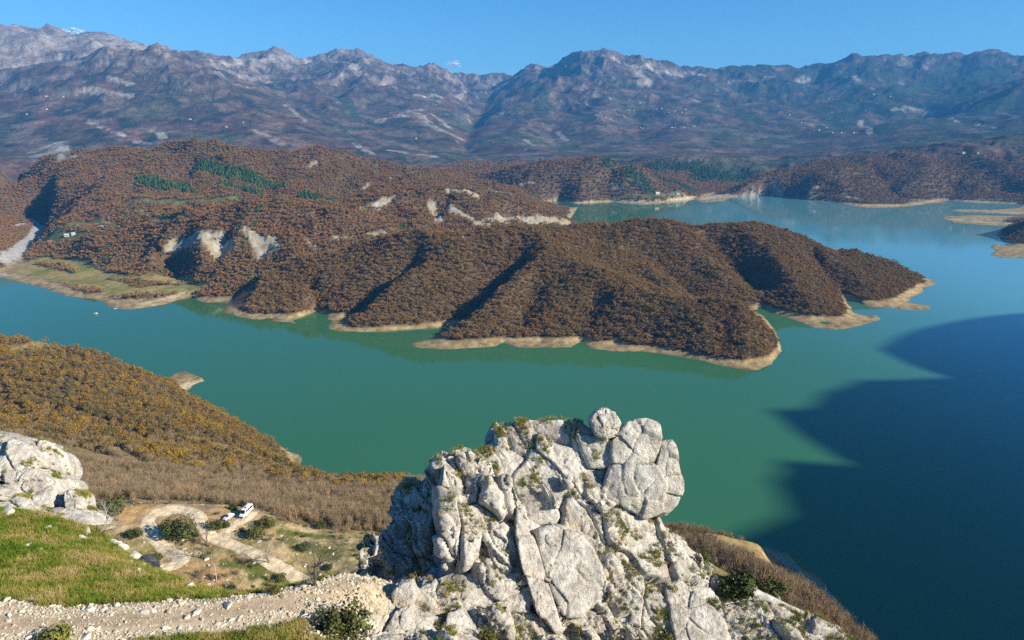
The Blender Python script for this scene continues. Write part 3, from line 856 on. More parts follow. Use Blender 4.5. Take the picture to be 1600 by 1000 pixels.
# ------------------------------------------------------------------ the high ridge out of frame on the right whose shade lies on the lake
def shade_ridge():
    px = [(1640, 487), (1600, 489), (1560, 492), (1520, 497), (1480, 504), (1430, 515), (1400, 527), (1372, 545), (1385, 553), (1420, 570), (1465, 585), (1488, 589), (1450, 591), (1400, 593), (1340, 594), (1315, 605),
          (1285, 612), (1275, 625), (1262, 637), (1200, 641), (1225, 660), (1240, 675), (1265, 690), (1300, 712), (1330, 726), (1260, 722), (1212, 719), (1222, 735), (1205, 752), (1215, 770), (1228, 802), (1200, 815), (1165, 829), (1130, 842)]
    B = np.array([W(*p) for p in px])
    s = np.array([math.cos(SUN_BACK), -math.sin(SUN_BACK)]); p = np.array([math.sin(SUN_BACK), math.cos(SUN_BACK)])
    u = B @ p; v = B @ s
    o = np.argsort(u); u = u[o]; v = v[o]
    V0 = 1500.0
    U = np.arange(-700, 1500, 6.0)
    vb = np.interp(U, u, v)
    crest = (V0 - vb) * math.tan(SUN_ELEV)
    lo = U < u[0]
    crest[lo] = crest[lo] - (u[0] - U[lo]) * 0.12 + 25 * noise2(U[lo] / 60, U[lo] * 0, 3)
    hi = U > u[-1]
    crest[hi] = crest[hi] - (U[hi] - u[-1]) * 1.9
    crest = np.maximum(crest, -5)
    Vv = np.concatenate([np.linspace(760, V0 - 12, 70), [V0], np.linspace(V0 + 12, 2300, 50)])
    UU, VV = np.meshgrid(U, Vv)
    fr = np.where(VV <= V0, (VV - 760) / (V0 - 760), 1 - (VV - V0) / 900.0)
    Z = crest[None, :] * np.clip(fr, -0.05, 1) ** np.where(VV <= V0, 1.25, 1.0)
    Z = Z - np.abs(fbm2(UU / 130, VV / 130, 5, 71)) * 120 * np.clip(1 - fr, 0, 1) ** 0.7 * sstep(0, 0.15, fr)
    X = UU * p[0] + VV * s[0]; Y = UU * p[1] + VV * s[1]
    n = fbm2(X / 80, Y / 80, 4, 72)
    c = np.zeros(X.shape + (3,)); c[...] = (0.10, 0.075, 0.05)
    w = sstep(0.0, 0.25, n + 0.1)[..., None]
    c = c * (1 - w) + np.array((0.33, 0.31, 0.28)) * w
    idx = np.arange(X.size).reshape(X.shape)
    q = np.stack([idx[:-1, :-1], idx[:-1, 1:], idx[1:, 1:], idx[1:, :-1]], 2).reshape(-1, 4)
    mesh_from('limestone_mountain', np.stack([X, Y, Z], 2).reshape(-1, 3), q, M_far, c.reshape(-1, 3), kind='structure')
shade_ridge()

# ------------------------------------------------------------------ lake
def build_lake():
    m, nt, bs = mat('lake_water')
    n = tex_noise(nt, 0.0035, 3, 0.5)
    cr = ramp(nt, n.outputs[0], [(0.3, (0.032, 0.127, 0.057)), (0.7, (0.038, 0.138, 0.065))])
    # sky reflection painted into the colour: paler, shinier eastward; west greener to offset haze
    tc = nd(nt, 'ShaderNodeTexCoord'); sx = nd(nt, 'ShaderNodeSeparateXYZ'); nt.links.new(tc.outputs['Object'], sx.inputs[0])
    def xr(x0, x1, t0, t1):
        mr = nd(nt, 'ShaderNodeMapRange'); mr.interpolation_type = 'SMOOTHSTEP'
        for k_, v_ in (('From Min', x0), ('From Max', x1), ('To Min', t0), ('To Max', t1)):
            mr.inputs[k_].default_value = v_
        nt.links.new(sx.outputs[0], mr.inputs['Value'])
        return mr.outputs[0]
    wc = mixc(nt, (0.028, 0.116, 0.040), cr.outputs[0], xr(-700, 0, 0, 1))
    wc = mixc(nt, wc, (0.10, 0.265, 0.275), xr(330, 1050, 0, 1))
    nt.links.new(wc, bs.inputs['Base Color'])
    nt.links.new(xr(100, 1000, 0.30, 1.0), bs.inputs['Specular IOR Level'])
    bs.inputs['Roughness'].default_value = 0.045
    bs.inputs['IOR'].default_value = 1.333
    w = tex_noise(nt, 0.35, 3, 0.55)
    w.inputs['Distortion'].default_value = 0.4
    bump(nt, bs, w.outputs[0], 0.03, 0.5)
    xs = np.array([-9000, -2500, -1200, 0, 1200, 2500, 9000.0]); ys = np.array([-3000, 0, 1000, 2000, 3000, 4000.0])
    X, Y = np.meshgrid(xs, ys)
    idx = np.arange(X.size).reshape(X.shape)
    q = np.stack([idx[:-1, :-1], idx[:-1, 1:], idx[1:, 1:], idx[1:, :-1]], 2).reshape(-1, 4)
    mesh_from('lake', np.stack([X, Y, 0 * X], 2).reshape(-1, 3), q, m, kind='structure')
build_lake()

# ------------------------------------------------------------------ air
def build_haze():
    m = bpy.data.materials.new('haze'); m.use_nodes = True
    nt = m.node_tree
    for n in list(nt.nodes):
        nt.nodes.remove(n)
    out = nd(nt, 'ShaderNodeOutputMaterial'); v = nd(nt, 'ShaderNodeVolumePrincipled')
    v.inputs['Color'].default_value = (0.09, 0.44, 1.0, 1)
    v.inputs['Density'].default_value = HAZE
    v.inputs['Anisotropy'].default_value = 0.0
    nt.links.new(v.outputs[0], out.inputs['Volume'])
    bm = bmesh.new()
    bmesh.ops.create_cube(bm, size=1.0)
    x0, x1, y0, y1, z0, z1 = -12500, 12500, -3500, 13500, -14, 1480
    for q in bm.verts:
        q.co = ((x0 + x1) / 2 + q.co.x * (x1 - x0), (y0 + y1) / 2 + q.co.y * (y1 - y0), (z0 + z1) / 2 + q.co.z * (z1 - z0))
    me = bpy.data.meshes.new('haze'); bm.to_mesh(me); bm.free()
    me.materials.append(m)
    o = bpy.data.objects.new('haze', me); COL.objects.link(o)
    o['kind'] = 'stuff'
HAZE = 5.2e-5
build_haze()
# ------------------------------------------------------------------ plants
PROTO = {}
def proto_collection(name, meshes):
    c = bpy.data.collections.new(name)
    for k, me in enumerate(meshes):
        o = bpy.data.objects.new(name + '_shape', me)
        c.objects.link(o)
    PROTO[name] = c
    return c

def tube(p0, p1, r0, r1, n=5):
    p0 = np.array(p0, float); p1 = np.array(p1, float)
    d = p1 - p0; d = d / (np.linalg.norm(d) + 1e-9)
    a = np.cross(d, [0.3, 0.9, 0.2]); a /= np.linalg.norm(a) + 1e-9
    b = np.cross(d, a)
    t = np.arange(n) * 2 * math.pi / n
    c = np.cos(t)[:, None] * a + np.sin(t)[:, None] * b
    v = np.vstack([p0 + c * r0, p1 + c * r1])
    i = np.arange(n); j = (i + 1) % n
    return v, np.stack([i, j, j + n, i + n], 1)

class Soup:
    def __init__(s):
        s.v = []; s.f = []; s.m = []; s.n = 0
    def add(s, v, f, m=0):
        s.v.append(np.asarray(v, float)); s.f.append(np.asarray(f) + s.n); s.m.append(np.full(len(f), m)); s.n += len(v)
    def mesh(s, name, mats, smooth=False):
        v = np.vstack(s.v); f = np.vstack(s.f); mi = np.concatenate(s.m)
        me = bpy.data.meshes.new(name)
        me.vertices.add(len(v)); me.vertices.foreach_set('co', v.astype(np.float32).ravel())
        me.loops.add(f.size); me.loops.foreach_set('vertex_index', f.astype(np.int32).ravel())
        me.polygons.add(len(f)); me.polygons.foreach_set('loop_start', np.arange(0, f.size, f.shape[1], dtype=np.int32))
        for m in mats:
            me.materials.append(m)
        me.polygons.foreach_set('material_index', mi.astype(np.int32))
        me.polygons.foreach_set('use_smooth', np.full(len(f), smooth))
        me.update(calc_edges=True)
        return me

def leaves(S, cen, out, size, rng, m=0, flat=0.0):
    """four-cornered leaf clumps at points cen, facing roughly outwards"""
    n = len(cen)
    nor = out + rng.normal(0, 0.45, (n, 3)); nor[:, 2] += flat
    nor /= np.linalg.norm(nor, axis=1)[:, None] + 1e-9
    a = np.cross(nor, rng.normal(0, 1, (n, 3))); a /= np.linalg.norm(a, axis=1)[:, None] + 1e-9
    b = np.cross(nor, a)
    sz = (size * rng.uniform(0.6, 1.35, n))[:, None]
    as_ = rng.uniform(0.5, 0.9, n)[:, None]
    q = np.stack([cen - a * sz, cen - b * sz * as_, cen + a * sz, cen + b * sz * as_], 1)
    q += rng.normal(0, 0.12, q.shape) * sz[:, None]
    S.add(q.reshape(-1, 3), np.arange(n * 4).reshape(n, 4), m)

def twigs(S, base, tip, w, m=0, rng=RNG):
    n = len(base)
    d = tip - base
    a = np.cross(d, rng.normal(0, 1, (n, 3))); a /= np.linalg.norm(a, axis=1)[:, None] + 1e-9
    q = np.stack([base - a * w, base + a * w, tip + a * w * 0.35, tip - a * w * 0.35], 1)
    S.add(q.reshape(-1, 3), np.arange(n * 4).reshape(n, 4), m)

def sphere_pts(n, rng, inner=0.45):
    d = rng.normal(0, 1, (n, 3)); d /= np.linalg.norm(d, axis=1)[:, None]
    r = rng.uniform(inner ** 3, 1, n) ** (1 / 3)
    return d * r[:, None], d

def foliage_mat(name, stops, spread=0.16, trans=0.15):
    m, nt, bs = mat(name)
    a = nd(nt, 'ShaderNodeAttribute', attribute_name='tint', attribute_type='INSTANCER')
    r = ramp(nt, a.outputs['Fac'], stops)
    n = tex_noise(nt, 3.0, 2, 0.6)
    k = ramp(nt, n.outputs[0], [(0.3, (1 - spread,) * 3), (0.7, (1 + spread,) * 3)])
    c = mixc(nt, r.outputs[0], k.outputs[0], 1.0, 'MULTIPLY')
    nt.links.new(c, bs.inputs['Base Color'])
    bs.inputs['Roughness'].default_value = 0.85
    bs.inputs['Specular IOR Level'].default_value = 0.12
    return m

M_leaf = foliage_mat('autumn_leaves', [(0.0, (0.10, 0.10, 0.022)), (0.18, (0.18, 0.145, 0.05)), (0.36, (0.225, 0.148, 0.052)), (0.55, (0.25, 0.148, 0.05)), (0.72, (0.27, 0.130, 0.052)), (0.86, (0.30, 0.18, 0.028)), (1.0, (0.33, 0.225, 0.026))])
M_gold = foliage_mat('golden_leaves', [(0.0, (0.095, 0.095, 0.028)), (0.2, (0.15, 0.13, 0.05)), (0.45, (0.205, 0.138, 0.045)), (0.7, (0.245, 0.148, 0.034)), (0.86, (0.285, 0.175, 0.027)), (1.0, (0.36, 0.25, 0.024))])
M_twig = foliage_mat('bare_twigs', [(0.0, (0.20, 0.155, 0.075)), (0.4, (0.27, 0.205, 0.135)), (0.7, (0.32, 0.225, 0.13)), (1.0, (0.38, 0.265, 0.13))], 0.3)
M_pine = foliage_mat('pine_needles', [(0.0, (0.045, 0.105, 0.035)), (1.0, (0.095, 0.165, 0.05))])
M_green = foliage_mat('evergreen_leaves', [(0.0, (0.045, 0.06, 0.02)), (0.15, (0.055, 0.075, 0.022)), (0.5, (0.115, 0.115, 0.034)), (1.0, (0.18, 0.18, 0.04))], 0.35)
def bark_mat():
    m, nt, bs = mat('bark')
    n = tex_noise(nt, 9.0, 4)
    c = ramp(nt, n.outputs[0], [(0.3, (0.06, 0.05, 0.04)), (0.7, (0.15, 0.125, 0.10))])
    nt.links.new(c.outputs[0], bs.inputs['Base Color']); bs.inputs['Roughness'].default_value = 0.9
    return m
M_bark = bark_mat()

def tree_shapes(seed, nleaf, ntwig, lsize, limbs=4):
    """unit-high broadleaf tree: trunk with limbs, and a crown of leaf clumps and twigs with gaps"""
    rng = np.random.default_rng(seed)
    T = Soup(); C = Soup()
    lean = rng.normal(0, 0.04, 2)
    top = np.array([lean[0], lean[1], 0.45])
    v, f = tube((0, 0, -0.06), top, 0.034, 0.02, 5); T.add(v, f)
    lobes = []
    for k in range(limbs + 2):
        a = k * 2.4 + rng.uniform(0, 1); rr = rng.uniform(0.16, 0.32) if k < limbs else rng.uniform(0, 0.1)
        e = np.array([math.cos(a) * rr, math.sin(a) * rr, rng.uniform(0.48, 0.68) if k < limbs else rng.uniform(0.68, 0.82)])
        st = np.array([lean[0], lean[1], 1]) * np.array([0.6, 0.6, rng.uniform(0.2, 0.42)])
        v, f = tube(st, e, 0.017, 0.006, 4); T.add(v, f)
        lobes.append((e, rng.uniform(0.17, 0.25)))
    lobes = lobes[:limbs + 2]
    w = np.array([r ** 2 for _, r in lobes]); w /= w.sum()
    for (c, r), ww in zip(lobes, w):
        n = max(4, int(nleaf * ww))
        p, d = sphere_pts(n, rng, 0.5)
        p = p * np.array([r, r, r * 0.82]) + c
        leaves(C, p, d, lsize, rng)
        n2 = int(ntwig * ww)
        if n2:
            p, d = sphere_pts(n2, rng, 0.75)
            d2 = d.copy(); d2[:, 2] = np.abs(d2[:, 2]) + 0.4
            twigs(C, c + p * r * 0.35, c + d2 / np.linalg.norm(d2, axis=1)[:, None] * r * 1.12, 0.006, 0, rng)
    return T, C

def merge(T, C, name, mt, mc):
    S = Soup()
    for v, f, _ in zip(T.v, T.f, T.m):
        pass
    S.v = T.v + C.v
    S.f = list(T.f) + [f + T.n for f in C.f]
    S.m = [np.full(len(f), 0) for f in T.f] + [np.full(len(f), 1) for f in C.f]
    S.n = T.n + C.n
    return S.mesh(name, [mt, mc])

proto_collection('woodland_tree', [merge(*tree_shapes(100 + k, (150, 130, 70, 150, 40, 90, 140, 110, 55)[k], (30, 40, 90, 20, 130, 70, 30, 50, 110)[k], 0.056, 3 + k % 3), 'woodland_tree', M_bark, M_leaf) for k in range(9)])
proto_collection('golden_tree', [merge(*tree_shapes(150 + k, (150, 130, 70, 150, 90, 140)[k], (30, 40, 90, 20, 70, 30)[k], 0.056, 3 + k % 3), 'golden_tree', M_bark, M_gold) for k in range(6)])
proto_collection('distant_tree', [merge(*tree_shapes(200 + k, 60, 0, 0.095, 3), 'distant_tree', M_bark, M_leaf) for k in range(5)])

def pine_shape(seed):
    rng = np.random.default_rng(seed)
    T = Soup(); C = Soup()
    v, f = tube((0, 0, -0.05), (0, 0, 0.9), 0.02, 0.004, 5); T.add(v, f)
    n = 90
    h = rng.uniform(0.15, 1.0, n); r = (1.02 - h) * 0.30 * rng.uniform(0.45, 1.0, n); a = rng.uniform(0, 6.283, n)
    p = np.stack([np.cos(a) * r, np.sin(a) * r, h], 1)
    d = np.stack([np.cos(a), np.sin(a), np.full(n, 0.5)], 1)
    leaves(C, p, d, 0.085, rng)
    return T, C
proto_collection('pine_tree', [merge(*pine_shape(300 + k), 'pine_tree', M_bark, M_pine) for k in range(4)])

def brush_shape(seed, n=70, leafy=14):
    """unit-high bare thicket shrub: many thin upright stems and side twigs"""
    rng = np.random.default_rng(seed)
    S = Soup()
    b = rng.normal(0, 0.12, (n, 3)); b[:, 2] = 0
    a = rng.uniform(0, 6.283, n); t = np.abs(rng.normal(0, 0.30, n))
    L_ = rng.uniform(0.55, 1.05, n)
    tip = b + np.stack([np.cos(a) * np.sin(t), np.sin(a) * np.sin(t), np.cos(t)], 1) * L_[:, None]
    twigs(S, b, tip, 0.009, 0, rng)
    k = rng.integers(0, n, n * 2)
    s = rng.uniform(0.4, 0.95, n * 2)[:, None]
    st = b[k] + (tip[k] - b[k]) * s
    e = st + rng.normal(0, 0.11, (n * 2, 3)) + np.array([0, 0, 0.13])
    twigs(S, st, e, 0.007, 0, rng)
    if leafy:
        p, d = sphere_pts(leafy, rng, 0.4)
        leaves(S, p * np.array([0.3, 0.3, 0.3]) + np.array([0, 0, 0.45]), d, 0.055, rng, 1)
    return S
proto_collection('thicket_shrub', [brush_shape(400 + k).mesh('thicket_shrub', [M_twig, M_leaf]) for k in range(6)])

def bush_shape(seed, n=420, size=0.05):
    rng = np.random.default_rng(seed)
    S = Soup()
    for k in range(9):
        c = np.clip(rng.normal(0, 0.17, 3), -0.26, 0.26); c[2] = abs(c[2]) * 0.9 + 0.1
        r = rng.uniform(0.2, 0.32)
        p, d = sphere_pts(n // 9, rng, 0.6)
        q = p * r + c
        q[:, 2] = np.abs(q[:, 2])
        leaves(S, q, d, size, rng)
    return S
proto_collection('low_bush', [bush_shape(500 + k, 170, 0.075).mesh('low_bush', [M_green]) for k in range(4)])

_scatter = {}
def scatter_group(cname):
    if cname in _scatter:
        return _scatter[cname]
    g = bpy.data.node_groups.new('scatter_' + cname, 'GeometryNodeTree')
    g.interface.new_socket('Geometry', in_out='INPUT', socket_type='NodeSocketGeometry')
    g.interface.new_socket('Geometry', in_out='OUTPUT', socket_type='NodeSocketGeometry')
    gi = g.nodes.new('NodeGroupInput'); go = g.nodes.new('NodeGroupOutput')
    iop = g.nodes.new('GeometryNodeInstanceOnPoints')
    ci = g.nodes.new('GeometryNodeCollectionInfo')
    ci.inputs['Collection'].default_value = PROTO[cname]
    ci.inputs['Separate Children'].default_value = True; ci.inputs['Reset Children'].default_value = True
    def na(name, t):
        n = g.nodes.new('GeometryNodeInputNamedAttribute'); n.data_type = t; n.inputs['Name'].default_value = name
        return [o for o in n.outputs if o.enabled and o.name == 'Attribute'][0]
    iop.inputs['Pick Instance'].default_value = True
    g.links.new(gi.outputs[0], iop.inputs['Points'])
    g.links.new(ci.outputs[0], iop.inputs['Instance'])
    g.links.new(na('vid', 'INT'), iop.inputs['Instance Index'])
    g.links.new(na('rot', 'FLOAT_VECTOR'), iop.inputs['Rotation'])
    g.links.new(na('scl', 'FLOAT_VECTOR'), iop.inputs['Scale'])
    g.links.new(iop.outputs[0], go.inputs[0])
    _scatter[cname] = g
    return g

def scatter(name, cname, P, scl, tint, rng=RNG, tilt=0.08, kind='stuff', parent=None, width=None):
    n = len(P)
    me = bpy.data.meshes.new(name)
    me.vertices.add(n); me.vertices.foreach_set('co', np.asarray(P, np.float32).ravel())
    def at(nm, t, key, val):
        a = me.attributes.new(nm, t, 'POINT'); a.data.foreach_set(key, np.ascontiguousarray(val).ravel())
    at('vid', 'INT', 'value', rng.integers(0, len(PROTO[cname].objects), n).astype(np.int32))
    rot = np.stack([rng.normal(0, tilt, n), rng.normal(0, tilt, n), rng.uniform(0, 6.283, n)], 1)
    at('rot', 'FLOAT_VECTOR', 'vector', rot.astype(np.float32))
    w = scl * (1.0 if width is None else width)
    s = np.stack([w * rng.uniform(0.9, 1.15, n), w * rng.uniform(0.9, 1.15, n), scl], 1)
    at('scl', 'FLOAT_VECTOR', 'vector', s.astype(np.float32))
    at('tint', 'FLOAT', 'value', tint.astype(np.float32))
    o = bpy.data.objects.new(name, me); COL.objects.link(o)
    md = o.modifiers.new('scatter', 'NODES'); md.node_group = scatter_group(cname)
    o['kind'] = kind
    if parent is not None:
        o.parent = parent
    return o

def jitter(x0, x1, y0, y1, step, rng=RNG, frustum=True):
    xs = np.arange(x0, x1, step); ys = np.arange(y0, y1, step)
    X, Y = np.meshgrid(xs, ys)
    X = X.ravel() + rng.uniform(-0.5, 0.5, X.size) * step; Y = Y.ravel() + rng.uniform(-0.5, 0.5, Y.size) * step
    if frustum:
        m = np.abs(X) < 0.80 * Y + 45
        X, Y = X[m], Y[m]
    return X, Y

def ground(X, Y):
    Z = H(X, Y)
    e = 3.0
    sl = np.hypot(H(X + e, Y) - Z, H(X, Y + e) - Z) / e
    C, T = cover(X, Y, Z, sl)
    T = np.where(Z < 1.0, 0, T)
    return Z, sl, T

def woods():
    # headland
    X, Y = jitter(-420, 860, 760, 1560, 4.1)
    m = headland(X, Y); X, Y = X[m], Y[m]
    Z, sl, T = ground(X, Y)
    m = T > RNG.uniform(0.15, 0.75, len(X)); X, Y, Z = X[m], Y[m], Z[m]
    t = 0.52 + 0.34 * fbm2(X / 60, Y / 60, 3, 81) + RNG.normal(0, 0.055, len(X)) - 0.10 * sstep(-0.1, 0.4, fbm2(X / 110, Y / 110, 3, 82))
    s = np.clip(np.exp(RNG.normal(1.72, 0.27, len(X))), 2.6, 9.5) * (1 + 0.25 * fbm2(X / 25, Y / 25, 2, 92))
    gap = fbm2(X / 18, Y / 18, 3, 93) < -0.42
    X, Y, Z, t, s = X[~gap], Y[~gap], Z[~gap], t[~gap], s[~gap]
    ev = RNG.uniform(0, 1, len(X)) < 0.10 * sstep(0.1, 0.4, fbm2(X / 45, Y / 45, 3, 96))
    scatter('headland_evergreens', 'low_bush', np.stack([X, Y, Z - 0.2], 1)[ev], s[ev] * 0.8, RNG.uniform(0, 0.5, ev.sum()), width=1.1)
    X, Y, Z, s, t = X[~ev], Y[~ev], Z[~ev], s[~ev], t[~ev]
    scatter('headland_woodland', 'woodland_tree', np.stack([X, Y, Z - 0.3], 1), s, np.clip(t, 0.02, 0.86), width=1.5)
    # hills behind, left of the water
    X, Y = jitter(-2050, 500, 1080, 2650, 6.2)
    m = ~headland(X, Y); X, Y = X[m], Y[m]
    Z, sl, T = ground(X, Y)
    pw = pine_at(X, Y)
    m = T > RNG.uniform(0.12, 0.8, len(X))
    p = m & ((pw > 0.5) | ((RNG.uniform(0, 1, len(X)) < 0.30 * sstep(0.12, 0.4, fbm2(X / 70, Y / 70, 3, 94))) ))
    m &= ~p
    t = 0.60 + 0.30 * fbm2(X / 140, Y / 140, 3, 83) + RNG.normal(0, 0.065, len(X))
    scatter('hill_woodland', 'distant_tree', np.stack([X, Y, Z - 0.4], 1)[m], np.clip(np.exp(RNG.normal(1.88, 0.25, m.sum())), 3.2, 10), np.clip(t[m], 0.02, 0.86), width=1.4)
    scatter('hill_pine_wood', 'pine_tree', np.stack([X, Y, Z - 0.4], 1)[p], np.where(pw[p] > 0.5, RNG.uniform(9, 14, p.sum()), RNG.uniform(5, 9, p.sum())), RNG.uniform(0, 1, p.sum()), width=1.15)
    # far shore
    X, Y = jitter(-300, 2900, 2600, 3850, 12.5)
    Z, sl, T = ground(X, Y)
    pw = pine_at(X, Y)
    m = T > RNG.uniform(0.1, 0.7, len(X))
    p = m & ((pw > 0.45) | (RNG.uniform(0, 1, len(X)) < 0.25 * sstep(0.15, 0.4, fbm2(X / 130, Y / 130, 3, 95))))
    m &= ~p
    t = 0.70 + 0.2 * fbm2(X / 220, Y / 220, 3, 84) + RNG.normal(0, 0.1, len(X))
    scatter('far_shore_woodland', 'distant_tree', np.stack([X, Y, Z - 0.5], 1)[m], RNG.uniform(9, 14, m.sum()), np.clip(t[m], 0.05, 0.84), width=1.35)
    scatter('far_shore_pine_wood', 'pine_tree', np.stack([X, Y, Z - 0.5], 1)[p], RNG.uniform(14, 20, p.sum()), RNG.uniform(0, 1, p.sum()), width=1.1)
    # right-hand point
    X, Y = jitter(1050, 1700, 1450, 2100, 7.0)
    m = X < 0.82 * Y + 30; X, Y = X[m], Y[m]
    Z, sl, T = ground(X, Y)
    m = T > RNG.uniform(0.15, 0.8, len(X))
    scatter('point_woodland', 'distant_tree', np.stack([X, Y, Z - 0.4], 1)[m], RNG.uniform(6, 9, m.sum()), RNG.uniform(0.45, 0.8, m.sum()), width=1.2)
woods()
# ------------------------------------------------------------------ the ledge under the camera: path, grass bank, footing of the crag
def DL(*pp, dz=0.0):
    return np.array([at_y(*p) + np.array([0, 0, dz]) for p in pp])
path_line = [(-250, 975, 28), (0, 972, 28.6), (100, 975, 29.0), (200, 970, 29.8), (300, 962, 30.8), (400, 950, 32.2), (480, 935, 33.8), (540, 915, 35.8), (590, 900, 37.2)]
LEDGE = [DL(*path_line),
         DL((-250, 945, 30), (0, 945, 30.2), (100, 950, 30.6), (200, 947, 31.2), (300, 940, 32.2), (400, 930, 33.4), (480, 915, 35.2), (540, 893, 37.6)),
         DL((-250, 1010, 26.6), (0, 1008, 26.8), (100, 1008, 27.3), (200, 1005, 28), (300, 1000, 28.8), (400, 990, 29.8), (480, 972, 31.5), (550, 955, 33)),
         DL((0, 900, 35), (150, 915, 34.7), (250, 925, 34.2)), DL((0, 850, 40), (150, 872, 39.5), (250, 905, 37)), DL((0, 805, 46), (80, 822, 45), (150, 838, 45)),
         DL((-250, 800, 46), (-250, 900, 35)),
         DL((-40, 790, 47.5), (40, 795, 47.5), (100, 812, 46.5), (150, 826, 46), (200, 866, 43.2), (235, 888, 41.2), (300, 914, 38.8), (360, 929, 37.2), (420, 930, 36.8), (500, 908, 38.6), (545, 890, 40)),
         DL((-250, 1100, 21), (0, 1100, 21.2), (300, 1100, 21.8), (600, 1100, 24), (900, 1100, 30), (1200, 1100, 36)),
         DL((600, 940, 37.3), (660, 910, 38.8), (700, 930, 38.6)), DL((560, 1000, 32.8), (640, 1000, 34.4), (760, 1000, 36.6), (860, 1000, 38.6), (960, 1000, 39.6), (1100, 1000, 41.4), (1250, 1000, 42.4), (1345, 1000, 42.8)),
         DL((735, 800, 43.4), (765, 800, 44.2), (800, 860, 42.6), (800, 950, 39.6)), DL((580, 880, 43.5), (640, 890, 43.6), (680, 880, 43.0)), DL((600, 830, 46.5), (640, 800, 47.2), (680, 790, 46.6)), DL((650, 750, 48.3), (685, 730, 48.6)), DL((900, 820, 44.6), (950, 900, 42.6), (960, 960, 40.8)), DL((1000, 825, 46), (1000, 900, 44), (1000, 960, 41.4)),
         DL((1045, 822, 47.5), (1075, 850, 47.2), (1110, 880, 46.7), (1160, 905, 46.2), (1220, 935, 45.4), (1280, 965, 44.4), (1340, 995, 43.2)), DL((1080, 900, 45), (1100, 960, 43)), DL((1180, 930, 44.6), (1200, 970, 43)),
         DL((690, 720, 46.6), (800, 690, 48.5), (900, 690, 48.6), (950, 790, 46))]
edge_px = [(-60, 788, 48), (40, 793, 47.8), (100, 810, 46.8), (150, 824, 46.3), (200, 864, 43.5), (235, 886, 41.5), (300, 912, 39.1), (360, 927, 37.5), (420, 928, 37.1), (500, 906, 38.9), (540, 906, 40.4), (556, 890, 43.4), (600, 832, 46.8), (656, 762, 48.2), (720, 704, 48.8), (780, 660, 50.4), (850, 650, 51.2),
           (930, 680, 50.2), (1000, 760, 49), (1045, 815, 48.4), (1080, 846, 47.8), (1120, 876, 47.2), (1170, 902, 46.7), (1230, 932, 45.9), (1290, 962, 44.9), (1350, 994, 43.8)]
E0 = DL(*edge_px)
nrm = np.zeros_like(E0); tg = np.gradient(E0[:, :2], axis=0); nrm[:, 0] = -tg[:, 1]; nrm[:, 1] = tg[:, 0]
nrm /= np.linalg.norm(nrm, axis=1)[:, None] + 1e-9
LEDGE += [E0 + nrm * 1.0 + np.array([0, 0, -1.6]), E0 + nrm * 3.0 + np.array([0, 0, -5.0]), E0 + nrm * 6.0 + np.array([0, 0, -10.5])]
GD = Grid(-58, 52, 12, 62, 0.22)
GD.burn(LEDGE)
bd = np.zeros_like(GD.fix); bd[-2:] = True; bd[:, :1] = False; bd[:, -2:] = True
GD.val[bd & ~GD.fix] = 224.0; GD.fix |= bd
GD.solve()
GD.blur(6)

PATH_W = DL(*path_line)[:, :2]
edge_sm = E0[:, :2]
def path_d(x, y):
    return dist_poly(x, y, PATH_W, False)
CRAG_POLY = np.array([at_y(*p)[:2] for p in [(548, 1040, 32), (560, 965, 35.4), (600, 930, 37.6), (553, 902, 40.4), (553, 886, 43.2), (598, 824, 46.6), (676, 728, 48.6), (770, 660, 50.5), (930, 670, 50.8), (1050, 812, 48.8), (1120, 872, 47.6), (1230, 930, 46.2), (1350, 990, 44.4), (1420, 1060, 42), (1300, 1100, 38), (800, 1100, 32)]])

def HD(x, y):
    h = GD.at(x, y)
    incr = inside_poly(x, y, CRAG_POLY)
    n = fbm2(x / 3.0, y / 3.0, 4, 101) * 0.22 + fbm2(x / 0.7, y / 0.7, 3, 102) * 0.05
    rough = fbm2(x / 2.2, y / 2.2, 5, 103, 0.55, ridged=True) * 0.55
    pd = path_d(x, y)
    k = sstep(0.8, 2.0, pd)
    return h + n * (0.25 + 0.75 * k) + np.where(incr, -1.6 * sstep(0.6, 2.6, dist_poly(x, y, CRAG_POLY)) * sstep(1.5, 3.0, pd), 0)

